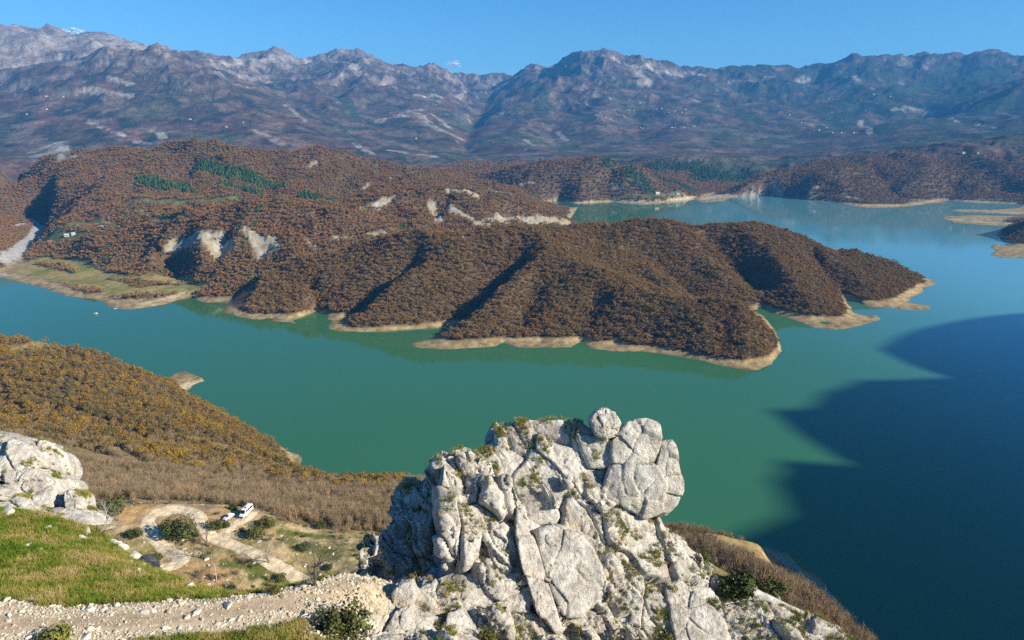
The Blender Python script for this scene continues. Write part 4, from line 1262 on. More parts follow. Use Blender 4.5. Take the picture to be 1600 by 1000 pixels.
def limestone(name, ochre=0.35, scale=1.0, green=0.0, dark=0.4):
    m, nt, bs = mat(name)
    n1 = tex_noise(nt, 0.55 * scale, 6, 0.6); n2 = tex_noise(nt, 3.2 * scale, 6, 0.65); n3 = tex_noise(nt, 13.0 * scale, 5, 0.7); n4 = tex_noise(nt, 0.9 * scale, 4, 0.55)
    n4.inputs['Distortion'].default_value = 0.6
    c1 = ramp(nt, n1.outputs[0], [(0.34, (0.42, 0.39, 0.325)), (0.48, (0.60, 0.555, 0.465)), (0.64, (0.74, 0.70, 0.60))])
    c2 = ramp(nt, n2.outputs[0], [(0.30, (0.50, 0.49, 0.48)), (0.46, (0.95, 0.95, 0.95)), (0.7, (1.12, 1.11, 1.08))])
    c = mixc(nt, c1.outputs[0], c2.outputs[0], 0.85, 'MULTIPLY')
    st = ramp(nt, n4.outputs[0], [(0.54, (0, 0, 0)), (0.68, (ochre,) * 3)])
    c = mixc(nt, c, (0.42, 0.30, 0.17), st.outputs[0])
    pit = ramp(nt, n3.outputs[0], [(0.30, (dark,) * 3), (0.40, (0, 0, 0))])
    c = mixc(nt, c, (0.10, 0.095, 0.085), pit.outputs[0])
    # dark streaks of lichen running down
    tc = nd(nt, 'ShaderNodeTexCoord'); mp = nd(nt, 'ShaderNodeMapping'); mp.inputs['Scale'].default_value = (1.6, 1.6, 0.25)
    nt.links.new(tc.outputs['Object'], mp.inputs[0])
    ns = nd(nt, 'ShaderNodeTexNoise'); ns.inputs['Scale'].default_value = 1.1 * scale; ns.inputs['Detail'].default_value = 5
    nt.links.new(mp.outputs[0], ns.inputs['Vector'])
    sk = ramp(nt, ns.outputs[0], [(0.50, (0, 0, 0)), (0.68, (0.5,) * 3)])
    c = mixc(nt, c, (0.20, 0.195, 0.185), sk.outputs[0])
    nt.links.new(c, bs.inputs['Base Color'])
    bs.inputs['Roughness'].default_value = 0.92; bs.inputs['Specular IOR Level'].default_value = 0.15
    b = bump(nt, bs, n2.outputs[0], 1.0, 0.24 / scale)
    b2 = bump(nt, bs, n3.outputs[0], 1.0, 0.08 / scale, b)
    vor = nd(nt, 'ShaderNodeTexVoronoi'); vor.feature = 'DISTANCE_TO_EDGE'; vor.inputs['Scale'].default_value = 1.5 * scale
    nt.links.new(tc.outputs['Object'], vor.inputs['Vector'])
    vr = ramp(nt, vor.outputs['Distance'], [(0.0, (0, 0, 0)), (0.05, (1, 1, 1))])
    bump(nt, bs, vr.outputs[0], 0.5, 0.06 / scale, b2)
    return m
M_lime = limestone('limestone', 0.6)
M_lime_pale = limestone('pale_limestone', 0.35, 1.0, 0, 0.35)
M_lime_white = limestone('white_limestone', 0.12, 1.0, 0, 0.4)

def col_mat(name, s1, s2, amt, bdist):
    return terrain_mat(name, s1, s2, amt, bdist)
M_bench = col_mat('bench_ground', 2.5, 14.0, 0.35, 0.12)

def build_bench():
    xs = np.arange(-57, 51, 0.24); ys = np.arange(13, 61.5, 0.24)
    X, Y = np.meshgrid(xs, ys)
    Z = HD(X, Y)
    n = fbm2(X / 2.5, Y / 2.5, 4, 111); n2 = fbm2(X / 0.6, Y / 0.6, 3, 112)
    pd = path_d(X, Y)
    wp = sstep(2.5, 1.6, pd + 0.9 * n + 0.3 * n2)
    inc = inside_poly(X, Y, CRAG_POLY)
    c = np.zeros(X.shape + (3,)); c[...] = (0.085, 0.08, 0.03)
    q = sstep(-0.2, 0.35, n)[..., None]; c = c * (1 - q) + np.array((0.15, 0.125, 0.05)) * q
    gp = np.array((0.47, 0.38, 0.255)) * (1 + 0.15 * n2)[..., None]
    t = sstep(0.9, 0.1, np.abs(pd - 0.1) + 0.6 * n)[..., None]
    gp = gp * (1 - 0.45 * t) + np.array((0.32, 0.215, 0.125)) * 0.45 * t
    c = c * (1 - wp[..., None]) + gp * wp[..., None]
    ck = np.array((0.43, 0.41, 0.37)) * (1 + 0.25 * n2)[..., None]
    g = sstep(0.12, 0.32, n + 0.2 * n2)[..., None]
    ck = ck * (1 - g) + np.array((0.17, 0.14, 0.06)) * g
    wi = inc.astype(float)[..., None] * (1 - wp[..., None])
    c = c * (1 - wi) + ck * wi
    idx = np.arange(X.size).reshape(X.shape)
    q = np.stack([idx[:-1, :-1], idx[:-1, 1:], idx[1:, 1:], idx[1:, :-1]], 2).reshape(-1, 4)
    V = np.stack([X, Y, Z], 2).reshape(-1, 3); C = np.clip(c.reshape(-1, 3), 0.01, 0.8)
    wq = wp.ravel()[q].mean(1) > 0.5; iq = inc.ravel()[q].mean(1) > 0.5
    for nm, f in (('gravel_path', q[wq]), ('rocky_ground', q[iq & ~wq]), ('grassy_bank', q[~iq & ~wq])):
        u, inv = np.unique(f, return_inverse=True)
        mesh_from(nm, V[u], inv.reshape(-1, 4), M_bench, C[u], kind='structure')
build_bench()

# ------------------------------------------------------------------ rock masses
def hull_planes(P):
    bm = bmesh.new()
    for p in P:
        bm.verts.new(p)
    r = bmesh.ops.convex_hull(bm, input=bm.verts)
    bm.normal_update()
    n = []; d = []
    c = np.mean(P, 0)
    for f in bm.faces:
        nn = np.array(f.normal); pp = np.array(f.verts[0].co)
        if np.dot(nn, pp - c) < 0:
            nn = -nn
        n.append(nn); d.append(np.dot(nn, pp - c))
    bm.free()
    return np.array(n), np.array(d), c

_ico = {}
def ico(sub):
    if sub not in _ico:
        bm = bmesh.new(); bmesh.ops.create_icosphere(bm, subdivisions=sub, radius=1.0)
        v = np.array([q.co[:] for q in bm.verts]); f = np.array([[q.index for q in t.verts] for t in bm.faces]); bm.free()
        _ico[sub] = (v, f)
    return _ico[sub]

def piece_pts(pts, thick, drop=0.72):
    P = np.array([at_y(*p) for p in pts])
    c = P.mean(0)
    B = P + np.array([0, thick, -thick * drop])
    B[:, :2] = c[:2] + np.array([0, thick]) + (B[:, :2] - c[:2] - np.array([0, thick])) * 0.9
    M = (P + B) / 2 + (P - c) * 0.12
    M[:, 2] = np.minimum(M[:, 2], (P[:, 2] + B[:, 2]) / 2)
    return np.vstack([P, B, M])

def star_rock(P, sub, soft=36.0, rough=1.0, seed=0, crack=0.5, fine=1.0):
    """round-edged polytope through the points, broken by joints and pitted"""
    n, d, c = hull_planes(P)
    dv, f = ico(sub)
    sc = (P.max(0) - P.min(0)) / 2 + 1e-6
    u = dv * sc; u /= np.linalg.norm(u, axis=1)[:, None]
    t = (u @ n.T) / np.maximum(d, 0.05)
    t = np.maximum(t, 1e-3)
    k = (t ** soft).sum(1) ** (1 / soft)
    v = c + u / k[:, None]
    R = sc.mean()
    nrm = u
    q = v + np.array([seed * 7.3, seed * 3.1, -seed * 5.7])
    dsp = rough * (0.10 * R * fbm3(q / (R * 0.9), 4, 7) + 0.045 * R * fbm3(q / (R * 0.30), 4, 9, 0.55, True))
    wq = q / R + 0.12 * np.stack([noise3(q / R * 1.5, 3), noise3(q / R * 1.5, 4), noise3(q / R * 1.5, 5)], 1)
    rel, ed = facets(wq * 1.5, 5, 0.9)
    dsp += crack * R * (0.16 * rel - 0.10 * np.exp(-(ed / 0.045) ** 2))
    rel, ed = facets(wq * 4.2, 6, 0.9)
    dsp += crack * R * (0.05 * rel - 0.022 * np.exp(-(ed / 0.07) ** 2)) * sstep(-0.2, 0.2, noise3(wq * 1.1, 8))
    dsp += fine * 0.05 * fbm3(q * 2.4, 4, 21, 0.6, True)
    v = v + nrm * dsp[:, None]
    return v, f

def rock_object(name, P, sub, m, parent=None, **k):
    v, f = star_rock(P, sub, **k)
    return mesh_from(name, v, f, m, parent=parent, smooth=True)

CRAG = []
def cp(thick, *pts, drop=0.72):
    CRAG.append(piece_pts(pts, thick, drop))
cp(5, (765, 668, 49.0), (790, 656, 49.6), (850, 648, 49.9), (905, 655, 49.8), (922, 674, 49.3), (955, 692, 48.6), (957, 720, 47.9), (935, 772, 46.8), (905, 768, 46.8), (850, 735, 47.4), (800, 712, 47.9), (770, 695, 48.3))
cp(6, (700, 710, 47.5), (735, 702, 48), (765, 692, 48.3), (800, 712, 47.4), (880, 752, 46.4), (935, 790, 45.9), (1000, 815, 46), (1040, 830, 46.6), (960, 840, 45), (900, 825, 44.6), (860, 815, 44.6), (800, 770, 45.6), (740, 740, 46.4))
cp(5, (680, 714, 46.5), (705, 706, 47), (735, 702, 47.3), (745, 720, 46.6), (720, 745, 45.6), (690, 740, 45.6), (672, 730, 46))
cp(4, (690, 718, 44.7), (720, 740, 44.0), (730, 790, 42.7), (720, 850, 41.0), (705, 885, 39.7), (692, 890, 39.7), (690, 830, 41.2), (700, 780, 42.5))
cp(4, (660, 752, 47.1), (680, 737, 47.5), (698, 760, 46.3), (690, 800, 45.0), (665, 798, 45.3), (652, 775, 46.2))
cp(4, (620, 764, 47.2), (640, 748, 47.7), (658, 750, 47.3), (655, 790, 46.0), (640, 840, 44.3), (615, 850, 44.5), (608, 815, 45.5))
cp(4, (590, 834, 44.0), (601, 818, 44.6), (617, 814, 44.6), (625, 860, 43.0), (610, 890, 41.8), (585, 890, 42.0), (577, 865, 42.8))
cp(3, (562, 842, 43.3), (575, 835, 43.5), (587, 838, 43.3), (590, 875, 42.0), (575, 890, 41.4), (557, 888, 41.5))
cp(5, (640, 800, 45.3), (690, 800, 45.3), (700, 880, 42.5), (690, 915, 41.1), (640, 905, 41.6), (610, 895, 42.0), (620, 840, 44.0))
cp(4, (735, 745, 44.3), (765, 760, 43.9), (800, 850, 41.6), (805, 895, 40.4), (778, 868, 40.9), (758, 850, 41.5), (735, 800, 42.6))
cp(4, (715, 760, 43.7), (735, 760, 43.7), (752, 830, 41.7), (745, 862, 40.5), (722, 885, 39.5), (712, 880, 39.6), (712, 820, 41.5))
cp(5, (725, 892, 41.2), (770, 880, 42.2), (815, 880, 42.2), (835, 940, 40.4), (830, 965, 39.6), (760, 955, 39.2), (715, 940, 39.2))
cp(4, (800, 770, 45), (820, 815, 44.1), (838, 850, 43), (850, 900, 41.8), (870, 960, 40.3), (878, 985, 39.6), (868, 988, 39.5), (835, 945, 40.1), (815, 890, 41.5), (800, 830, 43.1))
cp(5, (770, 960, 39), (860, 970, 39.3), (940, 940, 41), (960, 1000, 39.8), (960, 1040, 38.5), (760, 1040, 36.5), (740, 970, 38.3))
cp(4, (655, 908, 39), (690, 902, 39.4), (715, 935, 38.6), (740, 985, 37.2), (760, 1040, 35.5), (690, 1040, 35), (690, 990, 36.5), (680, 940, 38))
cp(4, (605, 942, 37.2), (640, 928, 38), (665, 960, 37), (690, 1000, 35.6), (690, 1040, 34.5), (600, 1040, 33.6), (585, 1000, 34.6), (590, 960, 36.2))
cp(3, (575, 952, 36.3), (600, 944, 36.9), (618, 965, 36), (612, 1000, 34.8), (600, 1040, 33.5), (540, 1040, 33), (548, 1000, 34.3))
cp(6, (940, 792, 46.2), (1000, 814, 46.6), (1045, 820, 47.5), (1075, 850, 47.2), (1110, 880, 46.6), (1060, 900, 44.8), (980, 890, 44), (940, 850, 44.5))
cp(6, (950, 862, 44), (1010, 882, 44.3), (1090, 900, 44.8), (1130, 930, 44), (1145, 1000, 41.5), (1145, 1040, 40), (960, 1040, 39), (950, 950, 41.6))
cp(6, (1080, 872, 46.6), (1130, 900, 46), (1200, 930, 45), (1260, 955, 44.4), (1340, 995, 43), (1360, 1040, 41), (1150, 1040, 40), (1120, 930, 44))

cp(3, (900, 676, 48.7), (925, 688, 48.4), (968, 688, 48.3), (962, 730, 47.4), (920, 730, 47.4))
def rib_pts():
    """loose ribs and blocks that follow the beds down the face"""
    rng = np.random.default_rng(5)
    out = []
    for k in range(26):
        px = rng.uniform(770, 1150); py = rng.uniform(720, 1010)
        a = at_y(px, py, 44.0)
        if py < 700 + 0 * px or (px > 1045 and py < 820 + (px - 1045) * 0.60 + 14) or (px < 700 and py < 770):
            continue
        x, y = a[0], a[1]
        # meet the slope along the sight line
        d = ray(px, py); t = np.linspace(36, 66, 400)
        hh = GD.at(d[0] * t, d[1] * t); z = CAM_H + d[2] * t
        b = z < hh
        if not b.any():
            continue
        q = t[int(np.argmax(b))] - 0.4
        p = np.array([d[0] * q, d[1] * q, CAM_H + d[2] * q])
        L_ = rng.uniform(0.7, 2.4); wdt = L_ * rng.uniform(0.25, 0.5)
        ax = np.array([0.45, -0.45, -0.75]) + rng.normal(0, 0.15, 3); ax /= np.linalg.norm(ax)
        b_ = np.array([0.8, 0.25, 0.5]) + rng.normal(0, 0.15, 3); b_ -= ax * np.dot(ax, b_); b_ /= np.linalg.norm(b_)
        c_ = np.cross(ax, b_)
        pts = rng.uniform(-1, 1, (14, 3)); pts /= np.abs(pts).max(1)[:, None]
        out.append(p + pts[:, :1] * ax * L_ + pts[:, 1:2] * b_ * wdt + pts[:, 2:] * c_ * wdt * 0.8)
    return out

def crag_body(parent):
    allv = []; allf = []; n0 = 0
    xs = np.arange(-16, 46, 0.3); ys = np.arange(29, 54, 0.3)
    GX, GY = np.meshgrid(xs, ys)
    ins = inside_poly(GX, GY, CRAG_POLY)
    GZ = GD.at(GX, GY) + 0.5 * fbm2(GX / 2.5, GY / 2.5, 3, 104) - 0.1
    rim = dist_poly(GX, GY, CRAG_POLY)
    GZ = np.where(ins, GZ - 0.9 * sstep(0.8, 0.0, rim), GZ - 3)
    idx = np.arange(GX.size).reshape(GX.shape)
    q = np.stack([idx[:-1, :-1], idx[:-1, 1:], idx[1:, 1:], idx[1:, :-1]], 2).reshape(-1, 4)
    q = q[ins.ravel()[q].all(1)]
    top = np.stack([GX, GY, GZ], 2).reshape(-1, 3); N = len(top)
    e = np.concatenate([q[:, [0, 1]], q[:, [1, 2]], q[:, [2, 3]], q[:, [3, 0]]])
    key = e[:, 0] * N + e[:, 1]; rev = e[:, 1] * N + e[:, 0]
    be = e[~np.isin(key, rev)]
    side = np.stack([be[:, 1], be[:, 0], be[:, 0] + N, be[:, 1] + N], 1)
    Q4 = np.vstack([q, q[:, ::-1] + N, side])
    tri = np.vstack([Q4[:, [0, 1, 2]], Q4[:, [0, 2, 3]]])
    V = np.vstack([top, top - np.array([0, 0, 5.0])])
    u, inv = np.unique(tri, return_inverse=True)
    allv.append(V[u]); allf.append(inv.reshape(-1, 3)); n0 += len(u)
    for k, P in enumerate(CRAG + rib_pts()):
        n, d, c = hull_planes(P)
        dv, f = ico(5 if k < len(CRAG) else 3)
        sc = (P.max(0) - P.min(0)) / 2 + 1e-6
        u = dv * sc; u /= np.linalg.norm(u, axis=1)[:, None]
        t = np.maximum((u @ n.T) / np.maximum(d, 0.05), 1e-3)
        kk = (t ** 22).sum(1) ** (1 / 22)
        allv.append(c + u / kk[:, None]); allf.append(f + n0); n0 += len(dv)
    o = mesh_from('rock_face', np.vstack(allv), np.vstack(allf), None)
    md = o.modifiers.new('weld', 'REMESH'); md.mode = 'VOXEL'; md.voxel_size = 0.092
    dg = bpy.context.evaluated_depsgraph_get()
    me = bpy.data.meshes.new_from_object(o.evaluated_get(dg))
    bpy.data.objects.remove(o)
    nv = len(me.vertices)
    v = np.empty(nv * 3, np.float32); me.vertices.foreach_get('co', v); v = v.reshape(-1, 3).astype(float)
    no = np.empty(nv * 3, np.float32); me.vertices.foreach_get('normal', no); no = no.reshape(-1, 3).astype(float)
    me.polygons.foreach_set('use_smooth', np.ones(len(me.polygons), bool))
    print('crag verts', nv)
    w = v + 0.55 * np.stack([noise3(v * 0.55, 1), noise3(v * 0.55, 2), noise3(v * 0.55, 3)], 1)
    bed = np.array([0.83, 0.25, 0.5]); bed /= np.linalg.norm(bed)
    s = w @ bed
    s1 = s * 0.62 + 0.35 * noise3(w * 0.35, 12)
    fr = s1 - np.floor(s1)
    hsh = (np.sin(np.floor(s1) * 12.9898) * 43758.5453) % 1.0
    d = 0.30 * (hsh - 0.5) + 0.16 * (fr - 0.5)
    d -= 0.34 * np.exp(-(np.minimum(fr, 1 - fr) / 0.055) ** 2) * sstep(-0.25, 0.2, noise3(w * 0.3, 14))
    s2 = s * 2.1 + 0.6 * noise3(w * 0.8, 13)
    fr2 = s2 - np.floor(s2)
    d += 0.09 * (fr2 - 0.5) * sstep(-0.3, 0.3, noise3(w * 0.25, 15))
    ax = np.array([0.45, -0.45, -0.75]); ax -= bed * (ax @ bed); ax /= np.linalg.norm(ax); cx = np.cross(bed, ax)
    W3 = np.stack([w @ bed, w @ ax, w @ cx], 1)
    rel, ed = facets(W3 * np.array([0.40, 0.17, 0.27]), 41, 0.8)
    d += 0.95 * rel - 0.50 * np.exp(-(ed / 0.035) ** 2)
    rel, ed = facets(W3 * np.array([1.3, 0.55, 0.9]), 46, 0.9)
    d += (0.26 * rel - 0.16 * np.exp(-(ed / 0.045) ** 2)) * sstep(0.0, 0.3, noise3(w * 0.28, 17))
    blk = sstep(-0.15, 0.2, noise3(w * 0.24, 16))
    rel, ed = facets(w * 2.2, 42, 1.0)
    d += blk * (0.17 * rel - 0.08 * np.exp(-(ed / 0.07) ** 2))
    rel, ed = facets(w * 4.6, 43, 1.0)
    d += blk * 0.07 * rel
    d += 0.08 * fbm3(w * 1.1, 4, 44, 0.55, True) + 0.05 * fbm3(w * 4.0, 3, 45, 0.6, True)
    uc = at_y(858, 705, 48.3)
    calm = sstep(5.2, 3.0, np.linalg.norm((v - uc) * np.array([0.75, 0.9, 1.0]), axis=1))
    d = d * (1 - 0.62 * calm)
    v2 = v + no * d[:, None]
    me.vertices.foreach_set('co', v2.astype(np.float32).ravel()); me.update()
    me.materials.clear(); me.materials.append(M_lime)
    o = bpy.data.objects.new('rock_face', me); COL.objects.link(o); o.parent = parent
    me.vertices.foreach_get('normal', no2 := np.empty(nv * 3, np.float32))
    return v2, no2.reshape(-1, 3)

crag = empty('limestone_crag', (0, 0, 0), 'big cracked pale limestone crag rising above the lake in front of the viewpoint', 'crag')
CRV, CRN = crag_body(crag)
SLABS = [(3.5, (835, 828, 43.9), (860, 816, 44.3), (882, 822, 44.2), (915, 840, 43.7), (935, 870, 42.9), (946, 905, 41.9), (940, 935, 41.1), (905, 962, 40.2), (880, 962, 40.2), (858, 920, 41.0), (848, 880, 42.0)),
         (3, (808, 790, 44.4), (820, 812, 43.9), (838, 850, 42.8), (850, 900, 41.5), (872, 958, 40.0), (880, 985, 39.3), (868, 990, 39.1), (838, 950, 39.8), (818, 890, 41.2), (806, 840, 42.6)),
         (3, (1040, 917, 44.1), (1065, 907, 44.6), (1100, 935, 43.6), (1140, 980, 42.1), (1140, 1040, 40.2), (1060, 1040, 39.8), (1050, 985, 41.6), (1062, 955, 42.6)),
         (3.5, (725, 896, 40.9), (770, 888, 41.6), (815, 885, 41.9), (832, 935, 40.1), (826, 958, 39.4), (760, 952, 38.9), (718, 938, 38.9)),
         (3, (612, 1040, 33.0), (600, 985, 35.1), (618, 955, 36.2), (640, 945, 36.9), (646, 985, 35.4), (640, 1040, 33.4)),
         (3, (690, 1040, 34.4), (700, 960, 37.4), (720, 950, 38.0), (742, 990, 36.8), (756, 1040, 35.0))]
for k, (t, *pp) in enumerate(SLABS):
    rock_object('slab', piece_pts([(a, b, c - (0.75 if k != 3 else 0.3)) for a, b, c in pp], t), 6 if k < 4 else 5, M_lime_pale, crag, seed=k + 1, crack=0.42, rough=0.6, fine=1.6)

def fuller(P, k):
    c = P.mean(0)
    return c + (P - c) * k

def boulder(name, label, pieces, sub, m, **k):
    if len(pieces) == 1:
        o = rock_object(name, piece_pts(pieces[0][1:], pieces[0][0], **({'drop': k.pop('drop')} if 'drop' in k else {})), sub, m, **k)
        return tag(o, label, 'boulder')
    r = empty(name, tuple(at_y(*pieces[0][1])), label, 'boulder')
    for j, pc in enumerate(pieces):
        o = rock_object('rock_block', fuller(piece_pts(pc[1:], pc[0], 0.6), 1.05), sub, m, seed=k.get('seed', 0) + j, crack=k.get('crack', 0.5), rough=k.get('rough', 0.8))
        o.matrix_world = Matrix(); o.parent = r; o.matrix_parent_inverse = Matrix.Translation(-Vector(r.location))
    return r
boulder('overhanging_boulder', 'huge split white boulder jutting out over the lake at the right end of the crag',
        [(4.2, (957, 690, 48.2), (985, 659, 48.9), (1010, 655, 49.0), (1030, 664, 48.9), (1034, 692, 48.2), (1022, 722, 47.3), (985, 726, 47.1), (958, 722, 47.2)),
         (4.5, (955, 728, 47.1), (985, 728, 46.8), (1022, 724, 47.0), (1040, 755, 46.5), (1032, 800, 46.2), (1006, 808, 46.0), (962, 786, 46.0), (940, 772, 46.4)),
         (4.0, (1034, 692, 48.3), (1052, 688, 48.5), (1058, 700, 48.3), (1061, 732, 47.6), (1067, 762, 47.1), (1060, 786, 46.7), (1044, 800, 46.4), (1030, 798, 46.3), (1024, 745, 47.1))], 6, M_lime_pale, seed=11, crack=0.35, rough=0.7)
boulder('perched_boulder', 'small round boulder perched on the top edge of the crag', [(2.0, (923, 655, 48.6), (932, 643, 48.9), (945, 639, 49.0), (961, 645, 48.9), (969, 660, 48.5), (965, 677, 48.0), (946, 685, 47.7), (930, 678, 48.0))], 6, M_lime, seed=15, crack=0.4, rough=1.3, fine=1.3, drop=0.45)
boulder('loose_boulder', 'rough grey boulder at the foot of the crag where the gravel path ends', [(1.2, (612, 932, 36.8), (622, 914, 37.2), (640, 911, 37.3), (649, 924, 37.0), (646, 943, 36.4), (626, 954, 36.1), (614, 946, 36.3))], 5, M_lime, seed=16, crack=0.4, drop=0.4)
boulder('leaning_boulder', 'grey-faced boulder wedged in the rubble right of the big smooth slab', [(2.2, (1003, 932, 43.2), (1022, 916, 43.7), (1055, 925, 43.7), (1072, 944, 43.3), (1060, 965, 42.5), (1036, 986, 41.5), (1012, 976, 41.8), (1004, 955, 42.4))], 6, M_lime_pale, seed=17, crack=0.35)
boulder('smooth_boulder', 'smooth white boulder at the low right end of the rocky slope', [(2.0, (1256, 985, 43.2), (1268, 972, 43.7), (1290, 985, 43.5), (1318, 1005, 42.8), (1316, 1030, 41.8), (1258, 1030, 41.6))], 5, M_lime_white, seed=18, crack=0.15, rough=0.5)
M_lime_shaded = limestone('shaded_limestone', 0.1, 1.0, 0, 0.6)  # rock standing in shade: the shadow tone goes into the base colour
for e_ in M_lime_shaded.node_tree.nodes:
    if e_.type == 'VALTORGB' and e_.color_ramp.elements[0].color[0] > 0.3 and len(e_.color_ramp.elements) == 3 and e_.color_ramp.elements[2].color[0] < 0.9:
        for el, c_ in zip(e_.color_ramp.elements, ((0.05, 0.052, 0.058), (0.08, 0.08, 0.085), (0.13, 0.13, 0.13))):
            el.color = (*c_, 1)
boulder('shaded_boulder', 'boulder with painted-in blue-grey shade on the rim of the grass bank above the track', [(1.2, (216, 872, 43.0), (224, 868, 43.2), (235, 880, 42.2), (240, 896, 40.9), (230, 898, 40.8), (218, 885, 42.0))], 4, M_lime_shaded, seed=21, crack=0.6, drop=0.5)
# the white outcrop at the left edge
oc = empty('white_outcrop', tuple(at_y(40, 770, 50)), 'white limestone outcrop above the grass at the left edge', 'rock')
OUT = [(6, (-60, 660, 57), (0, 678, 56), (30, 690, 55.4), (55, 708, 54.6), (62, 735, 53.4), (50, 760, 52.2), (0, 760, 51.6), (-60, 740, 52)),
       (5, (20, 715, 54), (62, 738, 53), (82, 750, 52.6), (88, 770, 51.8), (80, 795, 50.4), (40, 790, 50.2), (0, 770, 51), (0, 730, 53)),
       (5, (-60, 745, 52), (0, 760, 51.3), (50, 785, 50.2), (75, 808, 48.9), (40, 805, 48.7), (-60, 795, 48.9)),
       (3.5, (82, 795, 50.0), (105, 790, 50.2), (125, 795, 49.8), (145, 808, 48.9), (152, 822, 48.0), (120, 820, 47.8), (85, 812, 48.3)),
       (2.5, (98, 770, 51.2), (108, 763, 51.6), (120, 778, 51.0), (122, 795, 50.0), (100, 798, 49.8))]
for k, (t, *pp) in enumerate(OUT):
    if k == 3:
        pp = [(a - 14, b, c) for a, b, c in pp]
    o = rock_object('rock_block', fuller(piece_pts(pp, t, 0.6), 0.92), 6 if k < 3 else 5, M_lime_white, None, seed=30 + k, crack=0.75, rough=1.0, fine=3.0)
    o.parent = oc; o.matrix_parent_inverse = Matrix.Translation(-Vector(oc.location))
# ------------------------------------------------------------------ the near hillside: trees one by one, thicket, bushes
def near_hit(px, py):                # first ground met along a sight line on the ledge
    d = ray(px, py); t = np.linspace(30, 75, 900)
    x, y, z = d[0] * t, d[1] * t, CAM_H + d[2] * t
    b = (z < HD(x, y)) & (y < 61)
    if not b.any():
        return near_hit(px, py + 4) if py < 1060 else None
    k = int(np.argmax(b))
    return np.array([x[k], y[k], z[k]])

_cp = None
def crag_hit(px, py):               # nearest point of the crag along a sight line
    global _cp
    if _cp is None:
        dep = CRV[:, 1] * CT - (CRV[:, 2] - CAM_H) * ST
        _cp = (800 + F * CRV[:, 0] / dep, 500 - F * (CRV[:, 1] * ST + (CRV[:, 2] - CAM_H) * CT) / dep, dep)
    m = np.where(np.hypot(_cp[0] - px, _cp[1] - py) < 5)[0]
    if len(m) == 0:
        return near_hit(px, py)
    return CRV[m[np.argmin(_cp[2][m])]]

def far_hit(px, py):
    p = march(px, py, 90.0)
    return p

def plain_shape(S, name, mats):
    return S.mesh(name, mats)

def single_tree_meshes():
    out = []
    for k in range(6):
        T, C = tree_shapes(700 + k, 300, 130, 0.042, 5)
        out.append((T.mesh('trunk', [M_bark]), C.mesh('crown', [M_gold])))
    return out
TREE_ME = single_tree_meshes()

def place_tree(me, P, h, tint, rot, label, group, name='deciduous_tree', width=1.1):
    r = empty(name, tuple(P), label, 'tree', group)
    r.rotation_euler = (0, 0, rot); r.scale = (h * width, h * width, h)
    for nm, m in zip(('trunk', 'crown'), me):
        o = bpy.data.objects.new(nm, m); COL.objects.link(o); o.parent = r
        o['tint'] = float(tint)
    return r

PLACES = [('beside the dry clearing on the hill top', (60, 540), 45), ('above the long dry clearing', (140, 705), 60), ('by the bare bank near the water', (400, 715), 70), ('near the sandy spit', (280, 600), 55),
          ('behind the white outcrop', (60, 655), 70), ('along the lake edge of the hill', (370, 655), 60), ('on the crest of the left hill', (130, 540), 70), ('at the left edge below the crest', (20, 600), 50), ('just above the grey thicket', (300, 730), 60), ('in the hollow above the white outcrop', (90, 640), 40), ('halfway down the hill towards the spit', (200, 610), 45), ('in the middle of the golden wood', (190, 650), 40), ('by the upper end of the dark cable', (250, 690), 35), ('above the rocky hump at the shore', (560, 755), 60), ('below the steep shore edge of the wood', (330, 690), 40), ('near the low end of the cable', (430, 745), 45)]
def to_px(P):
    x, y, z = P[0], P[1], P[2] - CAM_H
    dep = y * CT - z * ST
    return 800 + F * x / dep, 500 - F * (y * ST + z * CT) / dep

